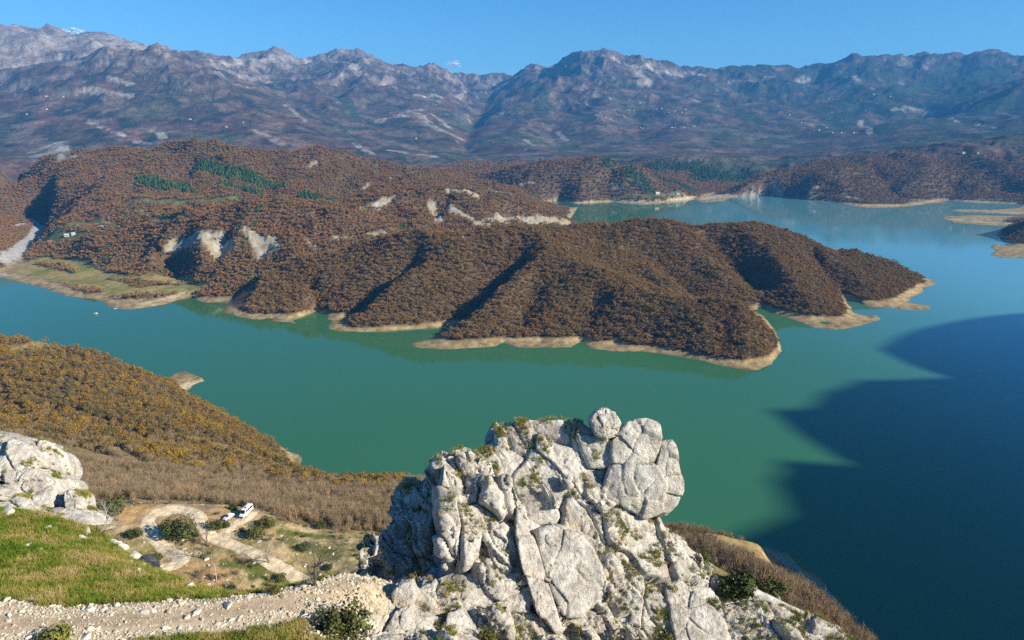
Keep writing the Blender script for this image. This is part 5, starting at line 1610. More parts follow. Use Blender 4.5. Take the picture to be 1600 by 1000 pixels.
def hillside_woods():
    rng = np.random.default_rng(77)
    X, Y = jitter(-660, 10, 260, 900, 4.7, rng)
    Z, sl, T = ground(X, Y)
    low = sstep(300, 380, Y + 0.15 * X + 40)           # nearer ground is thicket, not trees
    m = (T * low > rng.uniform(0.2, 0.8, len(X))) & ~headland(X, Y) & (Y < 890) & (X < -60)
    X, Y, Z = X[m], Y[m], Z[m]
    t = 0.62 + 0.5 * fbm2(X / 90, Y / 90, 3, 85) + rng.normal(0, 0.13, len(X)) - 0.45 * (rng.uniform(0, 1, len(X)) < 0.2)
    t = np.clip(t, 0.03, 1.0)
    s = np.clip(np.exp(rng.normal(1.58, 0.24, len(X))), 2.8, 7.6)
    dep = Y * CT - (Z - CAM_H) * ST
    px = 800 + F * X / dep; py = 500 - F * (Y * ST + (Z - CAM_H) * CT) / dep
    ap = s / dep
    vis = (px > 4) & (px < 620) & (py > 505)
    # skip those hidden: behind the crest
    hid = np.zeros(len(X), bool)
    for k in np.where(vis)[0]:
        tt = np.linspace(0.25, 0.985, 60)
        qx, qy = X[k] * tt, Y[k] * tt; qz = CAM_H + (Z[k] + s[k] * 0.7 - CAM_H) * tt
        if (GC.at(qx, qy) > qz).any() or (py[k] > 690 and px[k] < 150):
            hid[k] = True
    ok = np.where(vis & ~hid)[0]
    ok = ok[np.argsort(-ap[ok])][:300]
    one = np.zeros(len(X), bool); one[ok] = True
    cols = [(0.14, 'dark olive'), (0.32, 'dull olive'), (0.50, 'olive brown'), (0.66, 'ochre'), (0.84, 'golden'), (1.01, 'bright golden')]
    for k in ok:
        cn = [c for v, c in cols if t[k] < v][0]
        sz = 'tall' if s[k] > 6.6 else ('small' if s[k] < 5.7 else 'middling')
        best = min(PLACES, key=lambda q: math.hypot(px[k] - q[1][0], py[k] - q[1][1]) / q[2])
        if math.hypot(px[k] - best[1][0], py[k] - best[1][1]) < best[2] * 1.0:
            wh = best[0]
        else:
            wh = 'in the wood on the %s left hillside' % ('upper' if py[k] < 600 else ('middle of the' if py[k] < 680 else 'lower'))
            wh = wh.replace('the middle of the left', 'the middle of the left')
        place_tree(TREE_ME[int(rng.integers(0, 6))], (X[k], Y[k], Z[k] - 0.25), s[k], t[k], rng.uniform(0, 6.28), '%s %s autumn tree %s' % (sz, cn, wh), 'trees of the left hillside')
    r = ~one
    scatter('hillside_woodland', 'golden_tree', np.stack([X, Y, Z - 0.3], 1)[r], s[r], t[r], width=1.1)
    # thicket of bare shrubs
    X, Y = jitter(-300, 15, 180, 430, 2.5, rng)
    Z, sl, T = ground(X, Y)
    n = fbm2(X / 16, Y / 16, 3, 86)
    hi = sstep(205, 245, Y + 0.10 * X + 25) * sstep(430, 330, Y)
    m = (T * hi + 0.65 * n > rng.uniform(0.3, 0.8, len(X))) & (T > 0.3)
    scatter('hillside_thicket', 'thicket_shrub', np.stack([X, Y, Z - 0.1], 1)[m], (3.4 + 1.8 * fbm2(X / 12, Y / 12, 2, 91) + rng.normal(0, 0.5, len(X)))[m], np.clip(0.42 + 0.75 * n[m] + rng.normal(0, 0.2, m.sum()), 0, 1), width=1.05)
    # undergrowth among the trees
    X, Y = jitter(-640, -60, 330, 760, 4.0, rng)
    Z, sl, T = ground(X, Y)
    m = (rng.uniform(0, 1, len(X)) < 0.55) & (Z > 5)
    scatter('hillside_undergrowth', 'thicket_shrub', np.stack([X, Y, Z - 0.1], 1)[m], rng.uniform(0.8, 2.4, m.sum()), rng.uniform(0.1, 1, m.sum()), width=1.1)
    # round the dirt ground
    X, Y = jitter(-230, 20, 130, 225, 1.9, rng)
    Z, sl, T = ground(X, Y)
    n = fbm2(X / 9, Y / 9, 3, 87)
    rd = np.min([dist_poly(X, Y, r[:, :2], False) for r in ROADS], axis=0)
    cd = dist_poly(X, Y, CLEAR, False)
    m = (n * 2.0 + 0.18 + 0.3 * T > rng.uniform(0.3, 1.1, len(X))) & (rd > 3.2) & (cd < 45)
    for v in VEHICLE_SPOTS:
        m &= np.hypot(X - v[0], Y - v[1]) > 5.5
    scatter('clearing_scrub', 'low_bush', np.stack([X, Y, Z - 0.1], 1)[m], rng.uniform(0.35, 1.5, m.sum()) ** 1.3, np.clip(rng.uniform(0, 1, m.sum()) * 0.9, 0, 1), width=1.5)
    m2 = (T * 0.3 + 0.02 + 1.8 * fbm2(X / 9 + 7, Y / 9, 3, 88) + 0.1 > rng.uniform(0.35, 1.1, len(X))) & (rd > 3.2) & (cd < 45)
    for v in VEHICLE_SPOTS:
        m2 &= np.hypot(X - v[0], Y - v[1]) > 5.5
    scatter('clearing_thicket', 'thicket_shrub', np.stack([X, Y, Z - 0.1], 1)[m2], rng.uniform(0.9, 2.2, m2.sum()), rng.uniform(0.1, 0.9, m2.sum()), width=1.1)
    # the slope right of the crag
    X, Y = jitter(10, 215, 75, 440, 2.1, rng, False)
    Z, sl, T = ground(X, Y)
    n = fbm2(X / 18, Y / 18, 3, 89)
    m = (T + 0.4 * n > rng.uniform(0.45, 1.0, len(X))) & (Z > 6)
    scatter('lakeside_thicket', 'thicket_shrub', np.stack([X, Y, Z - 0.1], 1)[m], rng.uniform(1.5, 4.2, m.sum()), np.clip(0.45 + 0.4 * n[m] + rng.normal(0, 0.2, m.sum()), 0, 1), width=0.9)
    for (px_, py_, h, tt, lb) in ((1121, 822, 5.5, 0.78, 'orange-brown tree on the lakeside slope behind the crag'), (1176, 836, 5.0, 0.6, 'brown tree at the water end of the lakeside slope'), (1065, 815, 4.2, 0.5, 'dull brown tree just below the overhanging boulder')):
        p = far_hit(px_, py_)
        place_tree(TREE_ME[2], p - np.array([0, 0, 0.2]), h, tt, px_, lb, None)

# dirt track
def track(name, pts, wid, cols, label=None, z=0.16):
    P = [far_hit(*p) for p in pts]
    P = np.array([p for p in P if p is not None])
    # smooth curve through the points
    out = []
    n = len(P)
    for i in range(n - 1):
        p0, p1, p2, p3 = P[max(i - 1, 0)], P[i], P[i + 1], P[min(i + 2, n - 1)]
        for t in np.linspace(0, 1, max(4, int(np.linalg.norm(p2 - p1) / 0.8)), endpoint=False):
            out.append(0.5 * ((2 * p1) + (p2 - p0) * t + (2 * p0 - 5 * p1 + 4 * p2 - p3) * t * t + (3 * p1 - p0 - 3 * p2 + p3) * t ** 3))
    Q = np.array(out)[:, :2]
    tg = np.gradient(Q, axis=0); tg /= np.linalg.norm(tg, axis=1)[:, None] + 1e-9
    no = np.stack([-tg[:, 1], tg[:, 0]], 1)
    k = np.linspace(-1, 1, 15)
    a = np.arange(len(Q))
    wl = wid * (1 + 0.28 * noise2(a / 7.0, a * 0 + 3)); wr = wid * (1 + 0.28 * noise2(a / 7.0, a * 0 + 9))
    w = np.where(k[None, :] < 0, wl[:, None], wr[:, None])
    XY = Q[:, None, :] + no[:, None, :] * (k[None, :, None] * w[..., None] / 2)
    Z = H(XY[..., 0], XY[..., 1]) + z - 0.22 * (np.abs(k) ** 4)[None, :] - 0.07 * np.exp(-((np.abs(k) - 0.42) / 0.16) ** 2)[None, :]
    c = np.zeros(XY.shape[:2] + (3,)); c[...] = cols[0]
    rut = np.exp(-((np.abs(k) - 0.42) / 0.2) ** 2)[None, :, None] * np.ones_like(c)
    c = c * (1 - 0.6 * rut) + np.array(cols[1]) * 0.6 * rut
    c *= (1 + 0.18 * fbm2(XY[..., 0] / 3, XY[..., 1] / 3, 3, 90))[..., None]
    V = np.concatenate([XY, Z[..., None]], 2).reshape(-1, 3)
    idx = np.arange(len(V)).reshape(len(Q), 15)
    q = np.stack([idx[:-1, :-1], idx[:-1, 1:], idx[1:, 1:], idx[1:, :-1]], 2).reshape(-1, 4)
    mesh_from(name, V, q[:, ::-1], M_near, c.reshape(-1, 3), kind='structure')
    return Q
ROADS = []
ROADS.append(track('dirt_track', [(505, 930), (480, 915), (455, 897), (425, 880), (395, 865), (360, 851), (330, 838), (318, 822), (308, 806), (288, 797), (262, 797), (240, 805), (231, 818), (238, 835), (252, 850), (268, 863), (284, 872), (276, 882), (255, 889), (230, 897)], 5.2, ((0.60, 0.48, 0.30), (0.70, 0.58, 0.40))))
ROADS.append(track('dirt_track', [(348, 845), (352, 832), (362, 823), (376, 814), (392, 802), (412, 793), (432, 787)], 4.4, ((0.56, 0.45, 0.29), (0.64, 0.53, 0.37)), z=0.12))
van_f, van_r = far_hit(377, 812), far_hit(393, 799)
car_f, car_r = far_hit(360, 815), far_hit(355, 806)
VEHICLE_SPOTS = [(van_f + van_r) / 2, (car_f + car_r) / 2]
hillside_woods()

def bush(px, py, rpx, label, tint=0.3, hit=None, proto=None, name='bush', flat=1.0):
    p = (hit or far_hit)(px, py)
    if p is None:
        return
    d = np.linalg.norm(p - np.array([0, 0, CAM_H])); r = rpx * d / F
    me = proto or BUSH_ME[int(px) % len(BUSH_ME)]
    o = bpy.data.objects.new(name, me); COL.objects.link(o)
    o.location = p - np.array([0, 0, 0.12 * r]); o.scale = (r * 1.75, r * 1.75, r * 1.75 * flat); o.rotation_euler = (0, 0, px)
    o['tint'] = tint
    return tag(o, label, 'bush')
BUSH_ME = [bush_shape(800 + k, 1500, 0.036).mesh('bush', [M_green]) for k in range(3)]
BRUSH_ME = [brush_shape(820 + k, 420, 160).mesh('bush', [M_twig, M_leaf]) for k in range(2)]
for a in [(277, 836, 26, 'big round olive bush inside the loop of the dirt track', 0.25), (338, 826, 15, 'low bush between the track loop and the small car'), (353, 822, 9, 'small dark bush in front of the small car'),
          (402, 838, 18, 'dense bush at the bend right of the white van', 0.45), (418, 822, 15, 'green bush just right of the white van', 0.4), (363, 796, 9, 'small dark bush behind the white van', 0.05), (211, 838, 13, 'dark spreading bush left of the track loop', 0.1),
          (246, 874, 12, 'olive bush below the track loop', 0.3), (362, 922, 9, 'dark bush beside the sandy hump at the grass edge', 0.1),
          (475, 858, 11, 'dark rounded bush at the foot of the thicket', 0.1), (500, 825, 12, 'round bush right of the dirt track bend', 0.3), (514, 888, 8, 'small round bush by the crag foot', 0.15), (175, 800, 22, 'grey-green bush behind the white outcrop', 0.35), (440, 905, 11, 'low bush beside the lower dirt track', 0.4)]:
    bush(*a)
for a in [(535, 985, 42, 'glossy green bush beside the gravel path at the bottom edge', 0.35), (1152, 918, 36, 'largest dark evergreen bush on the right slope of the crag', 0.12), (1210, 926, 25, 'smaller evergreen bush beside the largest one on the right slope', 0.3), (1107, 945, 13, 'small green bush below the evergreen bushes on the right slope', 0.3),
          (1100, 845, 13, 'small green bush at the rim beneath the overhanging boulder', 0.4), (1045, 1000, 16, 'green bush below the wedged boulder', 0.5), (760, 995, 18, 'green bush at the bottom edge of the crag', 0.55), (430, 918, 12, 'green bush at the rim beside the bare tree', 0.5), (380, 1000, 14, 'leafy clump at the lower edge of the path', 0.7), (90, 1000, 26, 'grass clump at the lower left corner of the path', 0.9)]:
    bush(*a, hit=crag_hit if a[0] > 600 else near_hit, name='evergreen_bush')

# bare trees
def bare_tree(px, py, h, label, seed, hit, lean=(0.1, 0), m=None):
    p = hit(px, py)
    rng = np.random.default_rng(seed)
    T = Soup(); B = Soup()
    def grow(S, a, d, l, r, lv):
        n = 3
        for _ in range(n):
            d = d + rng.normal(0, 0.16, 3) + np.array([0, 0, 0.05]); d /= np.linalg.norm(d)
            e = a + d * l / n
            v, f = tube(a, e, r, r * 0.82, 5 if lv < 2 else 3)
            if f.shape[1] == 4:
                S.add(v, f)
            a = e; r *= 0.82
            if lv < 4 and rng.random() < 0.85:
                d2 = d + rng.normal(0, 0.62, 3); d2[2] = abs(d2[2]) * 0.6; d2 /= np.linalg.norm(d2)
                grow(B, a, d2, l * rng.uniform(0.5, 0.75), r * 0.62, lv + 1)
        if lv < 4:
            for _ in range(2):
                d2 = d + rng.normal(0, 0.5, 3); d2 /= np.linalg.norm(d2)
                grow(B, a, d2, l * 0.6, r * 0.8, lv + 1)
    grow(T, np.array([0, 0, -0.05]), np.array([lean[0], lean[1], 1.0]), 0.42, 0.03, 0)
    r = empty('bare_tree', tuple(p), label, 'tree')
    r.scale = (h, h, h)
    for nm, S in (('trunk', T), ('branches', B)):
        me = S.mesh(nm, [m or M_bark]); o = bpy.data.objects.new(nm, me); COL.objects.link(o); o.parent = r
    return r
bare_tree(489, 914, 4.6, 'leafless dark tree on the grass rim above the dirt track', 3, near_hit, (0.05, 0))
def pale_bark():
    m, nt, bs = mat('pale_bark'); bs.inputs['Base Color'].default_value = (0.30, 0.27, 0.23, 1); bs.inputs['Roughness'].default_value = 0.9
    return m
M_pale = pale_bark()
bare_tree(153, 826, 3.2, 'pale leafless sapling leaning out from the white outcrop', 9, near_hit, (0.75, 0.1), M_pale)
bare_tree(320, 872, 9.0, 'leafless tree at the fork of the dirt track', 5, far_hit, (0.1, 0))
bare_tree(322, 848, 7.0, 'slight leafless tree beside the big round bush', 6, far_hit, (0, 0))
bare_tree(420, 880, 7.5, 'leafless shrubby tree on the turf beside the lower track', 7, far_hit, (0, 0.1))

# ------------------------------------------------------------------ grass, gravel and stones of the ledge
def tuft_shape(seed, n=26, m=None):
    rng = np.random.default_rng(seed)
    S = Soup()
    b = rng.normal(0, 0.16, (n, 3)); b[:, 2] = -0.03
    a = rng.uniform(0, 6.283, n); t = np.abs(rng.normal(0.35, 0.22, n)); L_ = rng.uniform(0.5, 1.0, n)
    tip = b + np.stack([np.cos(a) * np.sin(t), np.sin(a) * np.sin(t), np.cos(t)], 1) * L_[:, None]
    twigs(S, b, tip, 0.03, 0, rng)
    return S
M_grass = foliage_mat('grass_blades', [(0.0, (0.075, 0.14, 0.012)), (0.35, (0.13, 0.19, 0.02)), (0.6, (0.24, 0.23, 0.045)), (0.8, (0.38, 0.29, 0.11)), (1.0, (0.43, 0.32, 0.15))], 0.2)
proto_collection('grass_tuft', [tuft_shape(900 + k).mesh('grass_tuft', [M_grass]) for k in range(5)])

def stone_shape(seed, sub=2):
    rng = np.random.default_rng(seed)
    P = rng.uniform(-1, 1, (12, 3)) * np.array([1, 0.8, 0.6])
    n, d, c = hull_planes(P)
    dv, f = ico(sub)
    t = np.maximum((dv @ n.T) / np.maximum(d, 0.05), 1e-3)
    k = (t ** 16).sum(1) ** (1 / 16)
    v = dv / k[:, None]
    v = v / np.abs(v).max()
    return v, f
def stone_mesh(name, seed, m, sub=2):
    v, f = stone_shape(seed, sub)
    S = Soup(); S.add(v * 0.5, f)
    me = S.mesh(name, [m]); me.polygons.foreach_set('use_smooth', np.zeros(len(f), bool))
    return me
def stone_mat():
    m, nt, bs = mat('path_stone')
    a = nd(nt, 'ShaderNodeAttribute', attribute_name='tint', attribute_type='INSTANCER')
    r = ramp(nt, a.outputs['Fac'], [(0.0, (0.32, 0.24, 0.14)), (0.4, (0.47, 0.395, 0.275)), (1.0, (0.64, 0.59, 0.48))])
    n = tex_noise(nt, 6, 3)
    k = ramp(nt, n.outputs[0], [(0.3, (0.8, 0.8, 0.8)), (0.7, (1.08, 1.08, 1.08))])
    nt.links.new(mixc(nt, r.outputs[0], k.outputs[0], 1.0, 'MULTIPLY'), bs.inputs['Base Color']); bs.inputs['Roughness'].default_value = 0.95
    return m
M_stone = stone_mat()
proto_collection('gravel_stone', [stone_mesh('gravel_stone', 950 + k, M_stone, 1) for k in range(6)])
STONE_ME = [stone_mesh('stone', 970 + k, M_stone, 2) for k in range(8)]

def ledge_cover():
    rng = np.random.default_rng(99)
    n = 90000
    X = rng.uniform(-45, 20, n); Y = rng.uniform(26, 50, n)
    pd = path_d(X, Y); nn = fbm2(X / 2.5, Y / 2.5, 4, 111); n2 = fbm2(X / 0.6, Y / 0.6, 3, 112)
    Z = HD(X, Y)
    e = 0.3
    sl = np.hypot(HD(X + e, Y) - Z, HD(X, Y + e) - Z) / e
    inc = inside_poly(X, Y, CRAG_POLY)
    m = (pd + 0.9 * nn + 0.3 * n2 > 2.05) & ~inc & (sl < 1.3) & ((X < -12) | (dist_poly(X, Y, CRAG_POLY) > 2.2)) & (np.abs(X) < 0.85 * Y + 3)
    t = 0.51 + 0.85 * fbm2(X / 2.4, Y / 2.4, 3, 121) + 0.25 * fbm2(X / 11, Y / 11, 2, 122) + rng.normal(0, 0.16, n)
    s = rng.uniform(0.16, 0.42, n) * (1 + 0.5 * fbm2(X / 2.2, Y / 2.2, 2, 123))
    scatter('grass', 'grass_tuft', np.stack([X, Y, Z], 1)[m], s[m], np.clip(t[m], 0, 1), rng, 0.25)
    # gravel
    n = 42000
    X = rng.uniform(-32, 2, n); Y = rng.uniform(25, 42, n)
    pd = path_d(X, Y); nn = fbm2(X / 2.5, Y / 2.5, 4, 111); n2 = fbm2(X / 0.6, Y / 0.6, 3, 112)
    w = sstep(2.9, 1.8, pd + 0.9 * nn + 0.3 * n2)
    edge = 0.25 + 0.75 * sstep(0.5, 1.3, pd + 0.5 * nn)
    m = (w * edge > rng.uniform(0.05, 1, n))
    X, Y, pd = X[m], Y[m], pd[m]
    Z = HD(X, Y)
    s = np.exp(rng.normal(math.log(0.088), 0.45, len(X))); s = np.clip(s, 0.04, 0.3)
    tint = np.clip(rng.normal(0.62, 0.26, len(X)), 0, 1)
    o = np.argsort(-s)
    big = o[:240]
    sm = o[240:]
    scatter('gravel', 'gravel_stone', np.stack([X, Y, Z + 0.01], 1)[sm], s[sm], tint[sm], rng, 0.6)
    for k in big:
        b = bpy.data.objects.new('stone', STONE_ME[int(rng.integers(0, 8))]); COL.objects.link(b)
        q = s[k] * rng.uniform(0.9, 1.35)
        b.location = (X[k], Y[k], Z[k] + 0.12 * q); b.scale = (q * 1.2, q, q * 0.9); b.rotation_euler = rng.uniform(-0.5, 0.5, 3) + np.array([0, 0, rng.uniform(0, 6)])
        b['tint'] = float(tint[k])
        qx, qy = to_px((X[k], Y[k], Z[k]))
        col_ = 'chalk white' if tint[k] > 0.8 else 'pale grey' if tint[k] > 0.55 else 'tan' if tint[k] > 0.35 else 'brown'
        sz_ = 'head-sized' if q > 0.36 else 'fist-sized' if q > 0.24 else 'small'
        d0 = np.argmin(np.hypot(PATH_W[:, 0] - X[k], PATH_W[:, 1] - Y[k])); side = Y[k] - np.interp(X[k], PATH_W[:, 0], PATH_W[:, 1])
        wh = 'on the grassy far edge of the path' if side > 0.8 else 'on the near edge of the path' if side < -0.8 else 'in the middle of the path'
        al = 'at its left end' if qx < 130 else 'near the grass clump' if qx < 260 else 'halfway along' if qx < 380 else 'by the bush' if qx < 500 else 'by the crag foot'
        tag(b, '%s %s stone %s %s' % (sz_, col_, wh, al), 'stone', 'loose stones of the gravel path')
    # rubble where the path meets the crag
    n = 2600
    PX = rng.uniform(470, 700, n); PY = rng.uniform(868, 1000, n)
    P = np.array([near_hit(a, b_) for a, b_ in zip(PX[:1400], PY[:1400])])
    keep = (path_d(P[:, 0], P[:, 1]) < 4.5) & (P[:, 1] < 42)
    P = P[keep]
    scatter('rubble', 'gravel_stone', P + np.array([0, 0, 0.02]), np.clip(np.exp(rng.normal(math.log(0.16), 0.5, len(P))), 0.05, 0.6), np.clip(rng.normal(0.45, 0.25, len(P)), 0, 1), rng, 0.7)
    # small stones strewn over the clearing
    n = 5000
    X = rng.uniform(-150, -20, n); Y = rng.uniform(150, 222, n)
    nn = fbm2(X / 6, Y / 6, 3, 131)
    rd = np.min([dist_poly(X, Y, r, False) for r in ROADS], axis=0)
    m = (nn > 0.10) & (rd > 2.7) & (dist_poly(X, Y, CLEAR, False) < 34)
    scatter('clearing_gravel', 'gravel_stone', np.stack([X, Y, H(X, Y) + 0.03], 1)[m], np.clip(np.exp(rng.normal(math.log(0.32), 0.45, m.sum())), 0.1, 1.1), np.clip(rng.normal(0.6, 0.25, m.sum()), 0, 1), rng, 0.5)
    # boulders in the grass and on the clearing
    spots = [(12, 802, 9), (70, 826, 8), (135, 832, 9), (132, 843, 6), (176, 848, 8), (190, 852, 10), (182, 842, 6), (210, 864, 12), (205, 873, 7), (202, 880, 6), (222, 886, 7), (214, 894, 7), (193, 887, 6), (290, 920, 9), (280, 917, 6), (45, 938, 6), (108, 945, 5), (162, 952, 5),
             (60, 862, 5), (43, 853, 4), (95, 872, 4), (240, 955, 5), (143, 955, 7), (225, 958, 6), (356, 947, 8), (305, 958, 8), (134, 996, 10), (262, 998, 10)]
    for a, b_, r in spots:
        p = near_hit(a, b_)
        if p is None:
            continue
        q = r * np.linalg.norm(p - np.array([0, 0, CAM_H])) / F * 2
        b = bpy.data.objects.new('white_rock', STONE_ME[int(rng.integers(0, 8))]); COL.objects.link(b)
        b.location = p; b.scale = (q * 1.3, q, q * 0.8); b.rotation_euler = (rng.uniform(-0.3, 0.3), rng.uniform(-0.3, 0.3), rng.uniform(0, 6)); b['tint'] = 0.95
        where = 'on the grass bank' if b_ < 930 and a > 60 else 'at the edge of the gravel path' if b_ >= 930 else 'in the grass under the white outcrop'
        if 170 < a < 230 and b_ < 900:
            where = 'in the row of rocks down the rim of the grass bank'
        tag(b, ('largest ' if r == 12 else 'larger ' if r >= 9 else 'small ') + 'white rock ' + where, 'rock', 'white rocks around the grass bank')
    dr = rng.normal(0, 1, (90, 2))
    for k in range(80):
        a, b_ = rng.uniform(205, 520), rng.uniform(835, 925)
        p = far_hit(a, b_)
        if p is None or np.min([np.hypot(*(r - p[:2]).T).min() for r in ROADS]) < 2.9:
            continue
        q = rng.uniform(0.5, 1.5)
        b = bpy.data.objects.new('clearing_stone', STONE_ME[k % 8]); COL.objects.link(b)
        b.location = p; b.scale = (q * 1.3, q, q * 0.7); b.rotation_euler = (0, 0, k); b['tint'] = 0.8
        tag(b, '%s stone %s' % ('big pale' if q > 1.1 else 'small pale', 'on the turf patch of the clearing' if 350 < a < 470 and b_ > 872 else 'near the utility pole in the clearing' if math.hypot(a - 337, b_ - 900) < 50 else 'in the scrub left of the track loop' if a < 260 else 'by the big round olive bush' if a < 330 and b_ < 870 else 'in the scrub right of the lower track' if a > 440 else 'on the verge inside the track bend'), 'stone', 'stones of the dirt clearing')
    # tufts rooted in the crag
    up = CRN[:, 2]
    nz = noise3(CRV * 0.7, 61) + 0.6 * noise3(CRV * 2.1, 62)
    cand = np.where((up > 0.52) & (nz > 0.2 - 0.012 * np.clip(CRV[:, 0], 0, 20)))[0]
    cand = cand[rng.permutation(len(cand))[:5200]]
    scatter('crag_grass', 'grass_tuft', CRV[cand], rng.uniform(0.14, 0.5, len(cand)), np.clip(rng.normal(0.62, 0.2, len(cand)), 0, 1), rng, 0.35)
ledge_cover()
def outcrop_grass():
    rng = np.random.default_rng(5)
    P = []
    for o in oc.children:
        n = len(o.data.vertices); v = np.empty(n * 3, np.float32); o.data.vertices.foreach_get('co', v); v = v.reshape(-1, 3).astype(float)
        no = np.empty(n * 3, np.float32); o.data.vertices.foreach_get('normal', no); no = no.reshape(-1, 3)
        m = np.where((no[:, 2] > 0.55) & (noise3(v * 0.8, 71) > 0.28))[0]
        P.append(v[rng.permutation(m)[:160]])
    P = np.vstack(P)
    scatter('outcrop_grass', 'grass_tuft', P, rng.uniform(0.12, 0.4, len(P)), np.clip(rng.normal(0.6, 0.2, len(P)), 0, 1), rng, 0.3)
outcrop_grass()
# ------------------------------------------------------------------ vehicles
def flat_mat(name, c, rough=0.6, metal=0.0):
    m, nt, bs = mat(name)
    n = tex_noise(nt, 7.0, 3)
    k = ramp(nt, n.outputs[0], [(0.3, tuple(0.9 * q for q in c)), (0.7, tuple(min(1, 1.06 * q) for q in c))])
    nt.links.new(k.outputs[0], bs.inputs['Base Color']); bs.inputs['Roughness'].default_value = rough; bs.inputs['Metallic'].default_value = metal
    return m
M_white = flat_mat('white_paint', (0.78, 0.78, 0.77), 0.3)
M_silver = flat_mat('pale_car_paint', (0.62, 0.66, 0.64), 0.3)
M_glass = flat_mat('dark_glass', (0.015, 0.02, 0.028), 0.08)
M_tyre = flat_mat('tyre_rubber', (0.02, 0.02, 0.02), 0.8)
M_metal = flat_mat('grey_metal', (0.35, 0.35, 0.36), 0.45, 0.6)
M_lamp = flat_mat('headlamp', (0.6, 0.62, 0.65), 0.15)
M_wood = flat_mat('weathered_wood', (0.22, 0.16, 0.10), 0.9)
M_conc = flat_mat('concrete', (0.45, 0.44, 0.41), 0.9)
M_wall = flat_mat('white_plaster', (0.58, 0.56, 0.52), 0.9)
M_roof = flat_mat('red_roof_tiles', (0.33, 0.13, 0.08), 0.9)
M_roofg = flat_mat('grey_roof', (0.42, 0.40, 0.38), 0.9)
M_cable = flat_mat('cable', (0.02, 0.02, 0.02), 0.7)

def loft(name, secs, m, parent, bev=0.06):
    """closed body from cross sections [(x, half width bottom, half width top, z bottom, z top)]"""
    bm = bmesh.new(); rings = []
    for x, wb, wt, zb, zt in secs:
        zm = zb + (zt - zb) * 0.5
        prof = [(-wb * 0.94, zb), (-wb, zb + 0.12), (-wb, zm), (-wt, zt - 0.08), (-wt * 0.86, zt), (wt * 0.86, zt), (wt, zt - 0.08), (wb, zm), (wb, zb + 0.12), (wb * 0.94, zb)]
        rings.append([bm.verts.new((x, y, z)) for y, z in prof])
    for a, b in zip(rings[:-1], rings[1:]):
        for i in range(10):
            j = (i + 1) % 10
            bm.faces.new((a[i], a[j], b[j], b[i]))
    bm.faces.new(rings[0]); bm.faces.new(rings[-1][::-1])
    bmesh.ops.recalc_face_normals(bm, faces=bm.faces)
    me = bpy.data.meshes.new(name); bm.to_mesh(me); bm.free()
    me.materials.append(m)
    o = bpy.data.objects.new(name, me); COL.objects.link(o); o.parent = parent
    return o

def slab_part(name, quad, thick, m, parent):
    """thin plate standing proud of the body: four corners and a thickness along its normal"""
    q = np.array(quad, float); n = np.cross(q[1] - q[0], q[3] - q[0]); n /= np.linalg.norm(n)
    v = np.vstack([q, q + n * thick])
    f = np.array([[3, 2, 1, 0], [4, 5, 6, 7], [0, 1, 5, 4], [1, 2, 6, 5], [2, 3, 7, 6], [3, 0, 4, 7]])
    return mesh_from(name, v, f, m, smooth=False, parent=parent)

def box_part(name, c, s, m, parent):
    c = np.array(c); s = np.array(s) / 2
    v = np.array([[x, y, z] for x in (-1, 1) for y in (-1, 1) for z in (-1, 1)]) * s + c
    f = np.array([[0, 1, 3, 2], [4, 6, 7, 5], [0, 4, 5, 1], [2, 3, 7, 6], [0, 2, 6, 4], [1, 5, 7, 3]])
    return mesh_from(name, v, f, m, smooth=False, parent=parent)

def wheel(x, y, r, w, parent):
    bm = bmesh.new()
    bmesh.ops.create_cone(bm, cap_ends=True, segments=18, radius1=r, radius2=r, depth=w, matrix=Matrix.Translation((x, y, r)) @ Matrix.Rotation(math.pi / 2, 4, 'X'))
    me = bpy.data.meshes.new('wheel'); bm.to_mesh(me); bm.free(); me.materials.append(M_tyre)
    o = bpy.data.objects.new('wheel', me); COL.objects.link(o); o.parent = parent
    bm = bmesh.new()
    s = 1 if y > 0 else -1
    bmesh.ops.create_cone(bm, cap_ends=True, segments=14, radius1=r * 0.6, radius2=r * 0.6, depth=w * 0.3, matrix=Matrix.Translation((x, y + s * w * 0.38, r)) @ Matrix.Rotation(math.pi / 2, 4, 'X'))
    me = bpy.data.meshes.new('rim'); bm.to_mesh(me); bm.free(); me.materials.append(M_metal)
    k = bpy.data.objects.new('rim', me); COL.objects.link(k); k.parent = o

def seat_on_ground(r, P, yaw, base=2.0):
    z = max(H(P[0], P[1]), np.mean([H(P[0] + dx, P[1] + dy) for dx in (-base, base) for dy in (-base, base)]))
    r.location = (P[0], P[1], float(z) + 0.14); r.rotation_euler = (0, 0, yaw)

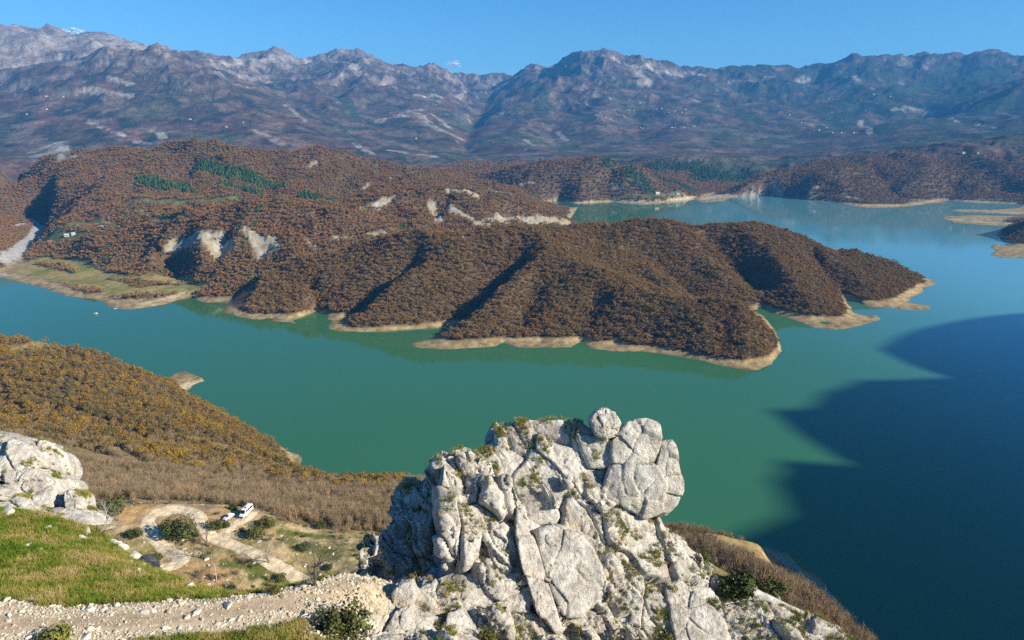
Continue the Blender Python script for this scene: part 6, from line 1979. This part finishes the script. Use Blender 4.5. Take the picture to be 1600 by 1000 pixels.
def build_van():
    r = empty('minibus', (0, 0, 0), 'long white minibus parked at the end of the dirt track', 'minibus')
    loft('body', [(3.0, 0.80, 0.70, 0.45, 0.95), (2.85, 0.95, 0.85, 0.35, 1.15), (2.2, 0.99, 0.88, 0.3, 1.35), (1.45, 1.0, 0.84, 0.3, 2.42), (1.0, 1.0, 0.88, 0.3, 2.6), (-2.6, 1.0, 0.88, 0.3, 2.62), (-2.95, 0.98, 0.84, 0.35, 2.5), (-3.05, 0.94, 0.8, 0.45, 2.3)], M_white, r)
    slab_part('windscreen', [(2.17, -0.80, 1.40), (2.17, 0.80, 1.40), (1.47, 0.74, 2.34), (1.47, -0.74, 2.34)], 0.03, M_glass, r)
    for s in (-1, 1):
        for x0, x1 in ((0.55, 1.35), (-0.75, 0.45), (-2.7, -0.85)):
            q = [(x0, s * 0.985, 1.5), (x1, s * 0.985, 1.5), (x1, s * 0.915, 2.22), (x0, s * 0.915, 2.22)]
            slab_part('side_window', q if s < 0 else q[::-1], 0.03, M_glass, r)
        box_part('headlight', (2.93, s * 0.66, 0.86), (0.1, 0.28, 0.2), M_lamp, r)
        box_part('mirror', (1.75, s * 1.16, 1.5), (0.12, 0.2, 0.32), M_tyre, r)
        for x in (1.95, -1.85):
            wheel(x, s * 0.9, 0.36, 0.24, r)
    slab_part('rear_window', [(-3.055, 0.7, 1.5), (-3.055, -0.7, 1.5), (-2.99, -0.66, 2.2), (-2.99, 0.66, 2.2)], 0.03, M_glass, r)
    box_part('roof_hatch', (0.2, 0, 2.66), (0.7, 0.6, 0.09), M_glass, r); box_part('roof_unit', (-1.4, 0, 2.69), (1.1, 0.9, 0.16), M_white, r)
    box_part('bumper', (3.0, 0, 0.5), (0.16, 1.6, 0.26), M_tyre, r)
    d = van_f - van_r
    seat_on_ground(r, (van_f + van_r) / 2, math.atan2(d[1], d[0]))
build_van()

def build_car():
    r = empty('small_car', (0, 0, 0), 'small pale hatchback parked beside the white minibus', 'car')
    loft('body', [(2.0, 0.68, 0.6, 0.4, 0.68), (1.85, 0.80, 0.74, 0.28, 0.78), (0.95, 0.83, 0.76, 0.25, 0.95), (-1.6, 0.83, 0.76, 0.25, 1.0), (-1.95, 0.78, 0.7, 0.35, 0.9)], M_silver, r)
    loft('cabin', [(0.85, 0.74, 0.66, 0.9, 0.97), (0.2, 0.74, 0.56, 0.9, 1.42), (-1.2, 0.74, 0.56, 0.9, 1.44), (-1.75, 0.72, 0.62, 0.9, 1.04)], M_white, r)
    slab_part('windscreen', [(0.82, -0.62, 0.99), (0.82, 0.62, 0.99), (0.24, 0.52, 1.38), (0.24, -0.52, 1.38)], 0.03, M_glass, r)
    slab_part('rear_window', [(-1.72, 0.56, 1.06), (-1.72, -0.56, 1.06), (-1.26, -0.5, 1.4), (-1.26, 0.5, 1.4)], 0.03, M_glass, r)
    for s in (-1, 1):
        for x0, x1 in ((-0.45, 0.3), (-1.3, -0.52)):
            q = [(x0, s * 0.70, 1.02), (x1 + 0.12, s * 0.70, 1.02), (x1, s * 0.60, 1.34), (x0, s * 0.60, 1.34)]
            slab_part('side_window', q if s < 0 else q[::-1], 0.04, M_glass, r)
        box_part('headlight', (1.9, s * 0.55, 0.62), (0.16, 0.26, 0.14), M_lamp, r)
        for x in (1.25, -1.25):
            wheel(x, s * 0.74, 0.3, 0.2, r)
    d = van_f - van_r
    seat_on_ground(r, (car_f + car_r) / 2, math.atan2(d[1], d[0]) - 0.25, 1.5)
build_car()

# ------------------------------------------------------------------ poles, wires, pylon
def tubes_obj(name, segs, m, parent=None, n=6):
    S = Soup()
    for a, b, ra, rb in segs:
        v, f = tube(a, b, ra, rb, n); S.add(v, f)
    me = S.mesh(name, [m]); o = bpy.data.objects.new(name, me); COL.objects.link(o)
    if parent is not None:
        o.parent = parent
    return o
p = far_hit(339, 910)
r = empty('utility_pole', tuple(p), 'pale utility pole standing in the scrub of the dirt clearing', 'utility pole')
tubes_obj('pole', [((0, 0, -0.3), (0, 0, 6.6), 0.13, 0.09)], M_conc, r); tubes_obj('crossarm', [((-0.7, 0, 6.3), (0.7, 0, 6.3), 0.05, 0.05)], M_conc, r)
for s in (-0.6, 0, 0.6):
    tubes_obj('insulator', [((s, 0, 6.3), (s, 0, 6.6), 0.05, 0.04)], M_white, r)
a = at_y(232, 688, 360); b = at_y(470, 748, 330)
segs = []
for i in range(24):
    t0, t1 = i / 24, (i + 1) / 24
    f = lambda t: a + (b - a) * t - np.array([0, 0, 4 * 2.5 * t * (1 - t)])
    segs.append((f(t0), f(t1), 0.07, 0.07))
tag(tubes_obj('power_cable', segs, M_cable, None, 4), 'thin dark cable strung across the left hillside', 'cable')

def pylon(px, py, h, label):
    p = far_hit(px, py)
    r = empty('pylon', tuple(p), label, 'pylon')
    w = h * 0.09
    seg = []
    C4 = [(-1, -1), (1, -1), (1, 1), (-1, 1)]
    lv = np.linspace(0, 1, 6)
    for i in range(5):
        w0 = w * (1 - 0.75 * lv[i]); w1 = w * (1 - 0.75 * lv[i + 1])
        for k in range(4):
            x, y = C4[k]; x2, y2 = C4[(k + 1) % 4]
            seg.append(((x * w0, y * w0, lv[i] * h), (x2 * w1, y2 * w1, lv[i + 1] * h), 0.12, 0.12)); seg.append(((x2 * w0, y2 * w0, lv[i] * h), (x * w1, y * w1, lv[i + 1] * h), 0.12, 0.12))
    for x, y in C4:
        tubes_obj('leg', [((x * w, y * w, -0.5), (x * w * 0.25, y * w * 0.25, h), 0.22, 0.16)], M_metal, r, 4)
    tubes_obj('lattice', seg, M_metal, r, 4)
    for z in (0.72, 0.84, 0.95):
        tubes_obj('crossarm', [((-h * 0.15, 0, z * h), (h * 0.15, 0, z * h), 0.18, 0.18)], M_metal, r, 4)
pylon(157, 281, 26, 'lattice pylon rising from the woods on the far left hill')

# ------------------------------------------------------------------ houses
def house_mesh(w, d, h, mr, name='house'):
    S = Soup()
    v = [(-w, -d, -2), (w, -d, -2), (w, d, -2), (-w, d, -2), (-w, -d, h), (w, -d, h), (w, d, h), (-w, d, h)]
    S.add(v, [[0, 1, 5, 4], [1, 2, 6, 5], [2, 3, 7, 6], [3, 0, 4, 7]], 0)
    e = 0.5; g = h + d * 0.62
    S.add([(-w, -d, h), (w, -d, h), (-w, d, h), (w, d, h), (-w, 0, g), (w, 0, g)], [[0, 4, 2, 2], [1, 3, 5, 5]], 0)
    S.add([(-w - e, -d - e, h - 0.3), (w + e, -d - e, h - 0.3), (w + e, 0, g + 0.12), (-w - e, 0, g + 0.12), (w + e, d + e, h - 0.3), (-w - e, d + e, h - 0.3)], [[0, 1, 2, 3], [3, 2, 4, 5]], 1)
    me = S.mesh(name, [M_wall, mr]); me.validate()
    return me
HM = [house_mesh(7, 5, 6, M_roof), house_mesh(8, 5, 7, M_roofg), house_mesh(6, 5, 5, M_wall), house_mesh(9, 6, 8, M_roof)]
SP = [(905, 162), (917, 164), (937, 176), (960, 172), (979, 172), (984, 173), (990, 173), (947, 184), (951, 186), (955, 187), (987, 147), (1034, 170), (1026, 171), (1055, 174), (1065, 176), (1071, 172), (1045, 176), (1050, 200), (1054, 200), (1069, 200), (1082, 197), (1085, 198), (1001, 200), (1005, 201), (1120, 166), (1124, 167),
      (1317, 146), (1365, 148), (1379, 152), (1391, 151), (1395, 152), (1295, 155), (1301, 155), (1300, 176), (1352, 173), (1234, 180), (1272, 204), (1280, 204), (1301, 208), (1315, 208), (1319, 208), (1334, 208), (1339, 208), (1292, 200), (1252, 192), (99, 152), (42, 179), (72, 151), (73, 171), (354, 199), (380, 192), (297, 187), (710, 151), (682, 164), (650, 217), (1505, 240), (1527, 240)]
def where_is(px, py):
    if px < 150: return 'on the slopes under the left-hand mountain'
    if px < 500: return 'on the terraces right of the left-hand mountain'
    if px < 800: return 'near the mouth of the dark ravine'
    if px < 1140: return 'high in the village under the domed mountain' if py < 180 else 'low in the village under the domed mountain'
    return 'high on the blue right-hand slopes' if py < 185 else 'along the foot of the right-hand slopes'
for k, (px, py) in enumerate(SP):
    p = far_hit(px, py)
    if p is None:
        continue
    o = bpy.data.objects.new('house', HM[k % 4]); COL.objects.link(o)
    o.location = p; o.rotation_euler = (0, 0, (k * 0.7) % 1.4 - 0.7); s = 0.62 + 0.25 * ((k * 37) % 10) / 10
    o.scale = (s, s, s)
    roof = ('red roofed', 'grey roofed', 'flat white', 'large red roofed')[k % 4]
    tag(o, 'tiny white %s house %s' % (roof, where_is(px, py)), 'house', 'houses on the mountain slopes')
def near_house(px, py, w, d, h, yaw, label, mr):
    p = far_hit(px, py)
    r = empty('farmhouse', tuple(p), label, 'house')
    r.rotation_euler = (0, 0, yaw)
    S = Soup()
    S.add([(-w, -d, -1.5), (w, -d, -1.5), (w, d, -1.5), (-w, d, -1.5), (-w, -d, h), (w, -d, h), (w, d, h), (-w, d, h)], [[0, 1, 5, 4], [1, 2, 6, 5], [2, 3, 7, 6], [3, 0, 4, 7]])
    g = h + d * 0.6
    S.add([(-w, -d, h), (-w, d, h), (-w, 0, g), (-w, 0, g)], [[0, 2, 1, 1]]); S.add([(w, -d, h), (w, d, h), (w, 0, g), (w, 0, g)], [[0, 1, 2, 2]])
    o = bpy.data.objects.new('wall', S.mesh('wall', [M_wall])); o.data.validate(); COL.objects.link(o); o.parent = r
    S = Soup(); e = 0.5
    S.add([(-w - e, -d - e, h - 0.25), (w + e, -d - e, h - 0.25), (w + e, 0, g + 0.15), (-w - e, 0, g + 0.15), (w + e, d + e, h - 0.25), (-w - e, d + e, h - 0.25)], [[0, 1, 2, 3], [3, 2, 4, 5]])
    o = bpy.data.objects.new('roof', S.mesh('roof', [mr])); COL.objects.link(o); o.parent = r
    for x in np.arange(-w + 1.6, w - 0.8, 3.0):
        box_part('window', (x, -d - 0.02, h * 0.55), (1.1, 0.12, 1.3), M_glass, r)
near_house(105, 369, 5, 3.5, 3.6, 0.1, 'long low white farmhouse on the green hillside by the river bed', M_wall)
near_house(115, 367, 3.6, 3, 3.6, 0.3, 'white farmhouse just right of the long low farmhouse', M_wall)
near_house(161, 356, 5, 3.5, 3.4, -0.4, 'white farmhouse half hidden in trees upslope of the others', M_roofg)
near_house(78, 379, 4, 3, 3, 0.6, 'pink roofed farmhouse nearest the river bed', M_roof)
near_house(83, 361, 3, 2.5, 3, 0.2, 'small farm hut above the pink roofed farmhouse', M_roof)
near_house(1027, 303, 8, 5, 5, 0.3, 'largest white farmhouse on the far shore below the pines', M_wall)
near_house(1045, 305, 6, 4, 4, -0.3, 'red roofed farmhouse in the middle of the far shore group', M_roof)
near_house(1059, 304, 6, 4, 4, 0.1, 'white farmhouse at the right of the far shore group', M_roofg)

# ------------------------------------------------------------------ on the water
p = at_z(149, 491, 0.0)
r = empty('fishing_raft', tuple(p), 'small fishing raft with a pale hut floating off the grassy spit', 'raft')
box_part('deck', (0, 0, 0.35), (7.5, 4.5, 0.4), M_wood, r); box_part('hut', (0.9, 0.3, 1.45), (3.2, 2.6, 1.8), M_wall, r); box_part('roof', (0.9, 0.3, 2.45), (3.8, 3.1, 0.2), M_roofg, r)
for s in (-1, 1):
    tubes_obj('float', [((-3.6, s * 1.7, 0.05), (3.6, s * 1.7, 0.05), 0.35, 0.35)], M_metal, r, 8)
for x in (-3.4, -1.2):
    tubes_obj('post', [((x, -2.0, 0.5), (x, -2.0, 1.5), 0.05, 0.05)], M_wood, r, 5)
p = at_z(180, 482.5, 0.0)
r = empty('rowing_boat', tuple(p), 'little white rowing boat drawn up at the tip of the grassy spit', 'boat')
r.rotation_euler = (0, 0, 0.15)
bm = bmesh.new()
secs = []
for x, w, z in ((-2.2, 0.62, 0.62), (-1.0, 0.8, 0.56), (0.6, 0.78, 0.58), (1.7, 0.45, 0.68), (2.4, 0.04, 0.8)):
    secs.append([bm.verts.new(q) for q in ((x, -w, z), (x, -w * 0.75, 0.0), (x, 0, -0.18), (x, w * 0.75, 0.0), (x, w, z), (x, w * 0.85, z), (x, w * 0.6, 0.12), (x, 0, 0.0), (x, -w * 0.6, 0.12), (x, -w * 0.85, z))])
for a_, b_ in zip(secs[:-1], secs[1:]):
    for i in range(10):
        bm.faces.new((a_[i], a_[(i + 1) % 10], b_[(i + 1) % 10], b_[i]))
bm.faces.new(secs[0]); bm.faces.new(secs[-1][::-1]); bmesh.ops.recalc_face_normals(bm, faces=bm.faces)
me = bpy.data.meshes.new('hull'); bm.to_mesh(me); bm.free(); me.materials.append(M_white)
o = bpy.data.objects.new('hull', me); COL.objects.link(o); o.parent = r
for x in (-1.2, 0.4):
    box_part('thwart', (x, 0, 0.45), (0.3, 1.35, 0.05), M_wood, r)

# ------------------------------------------------------------------ clouds low over the mountains
def cloud(px, py, w, h, seed, label):
    rng = np.random.default_rng(seed)
    c = at_y(px, py, 16000.0)
    k = 16000.0 / F
    dv, f = ico(3)
    S = Soup()
    for j in range(46):
        u = rng.uniform(-1, 1)
        q = np.array([u * 0.55 * w * k, rng.normal(0, 120), (1 - u * u) * abs(rng.normal(0, 0.3)) * h * k])
        r = rng.uniform(0.10, 0.26) * h * k * (1.15 - abs(u))
        v = dv * (1 + 0.4 * fbm3(dv * 1.9 + seed + j, 3, 5))[:, None] * np.array([r * 2.2, r, r * 0.7])
        S.add(v + q, f)
    me = S.mesh('cloud', [M_cloud], True)
    tmp = bpy.data.objects.new('cloud', me); COL.objects.link(tmp)
    md = tmp.modifiers.new('join', 'REMESH'); md.mode = 'VOXEL'; md.voxel_size = h * k * 0.05
    me = bpy.data.meshes.new_from_object(tmp.evaluated_get(bpy.context.evaluated_depsgraph_get()))
    bpy.data.objects.remove(tmp)
    o = bpy.data.objects.new('cloud', me); COL.objects.link(o); o.location = c
    return tag(o, label, 'cloud', 'small clouds along the mountain crest')
def cloud_mat():
    m, nt, bs = mat('cloud')
    bs.inputs['Base Color'].default_value = (0.92, 0.93, 0.95, 1); bs.inputs['Roughness'].default_value = 1.0; bs.inputs['Specular IOR Level'].default_value = 0
    n = tex_noise(nt, 0.011, 5, 0.65)
    r = ramp(nt, n.outputs[0], [(0.30, (0, 0, 0)), (0.75, (0.6,) * 3)])
    nt.links.new(r.outputs[0], bs.inputs['Alpha'])
    return m
M_cloud = cloud_mat()
cloud(112, 52, 46, 12, 1, 'white cloud bank peeping over the left-hand mountain crest'); cloud(150, 57, 26, 7, 2, 'thin white cloud right of the bank over the left-hand mountain')
cloud(709, 102, 24, 8, 3, 'brightest small puffy cloud above the mountain gap'); cloud(673, 103, 20, 5, 4, 'faint flat cloud left of the bright puffy one')

print('TRIS', sum(sum(len(p.vertices) - 2 for p in o.data.polygons) for o in bpy.data.objects if o.type == 'MESH' and len(o.data.polygons) > 3000))
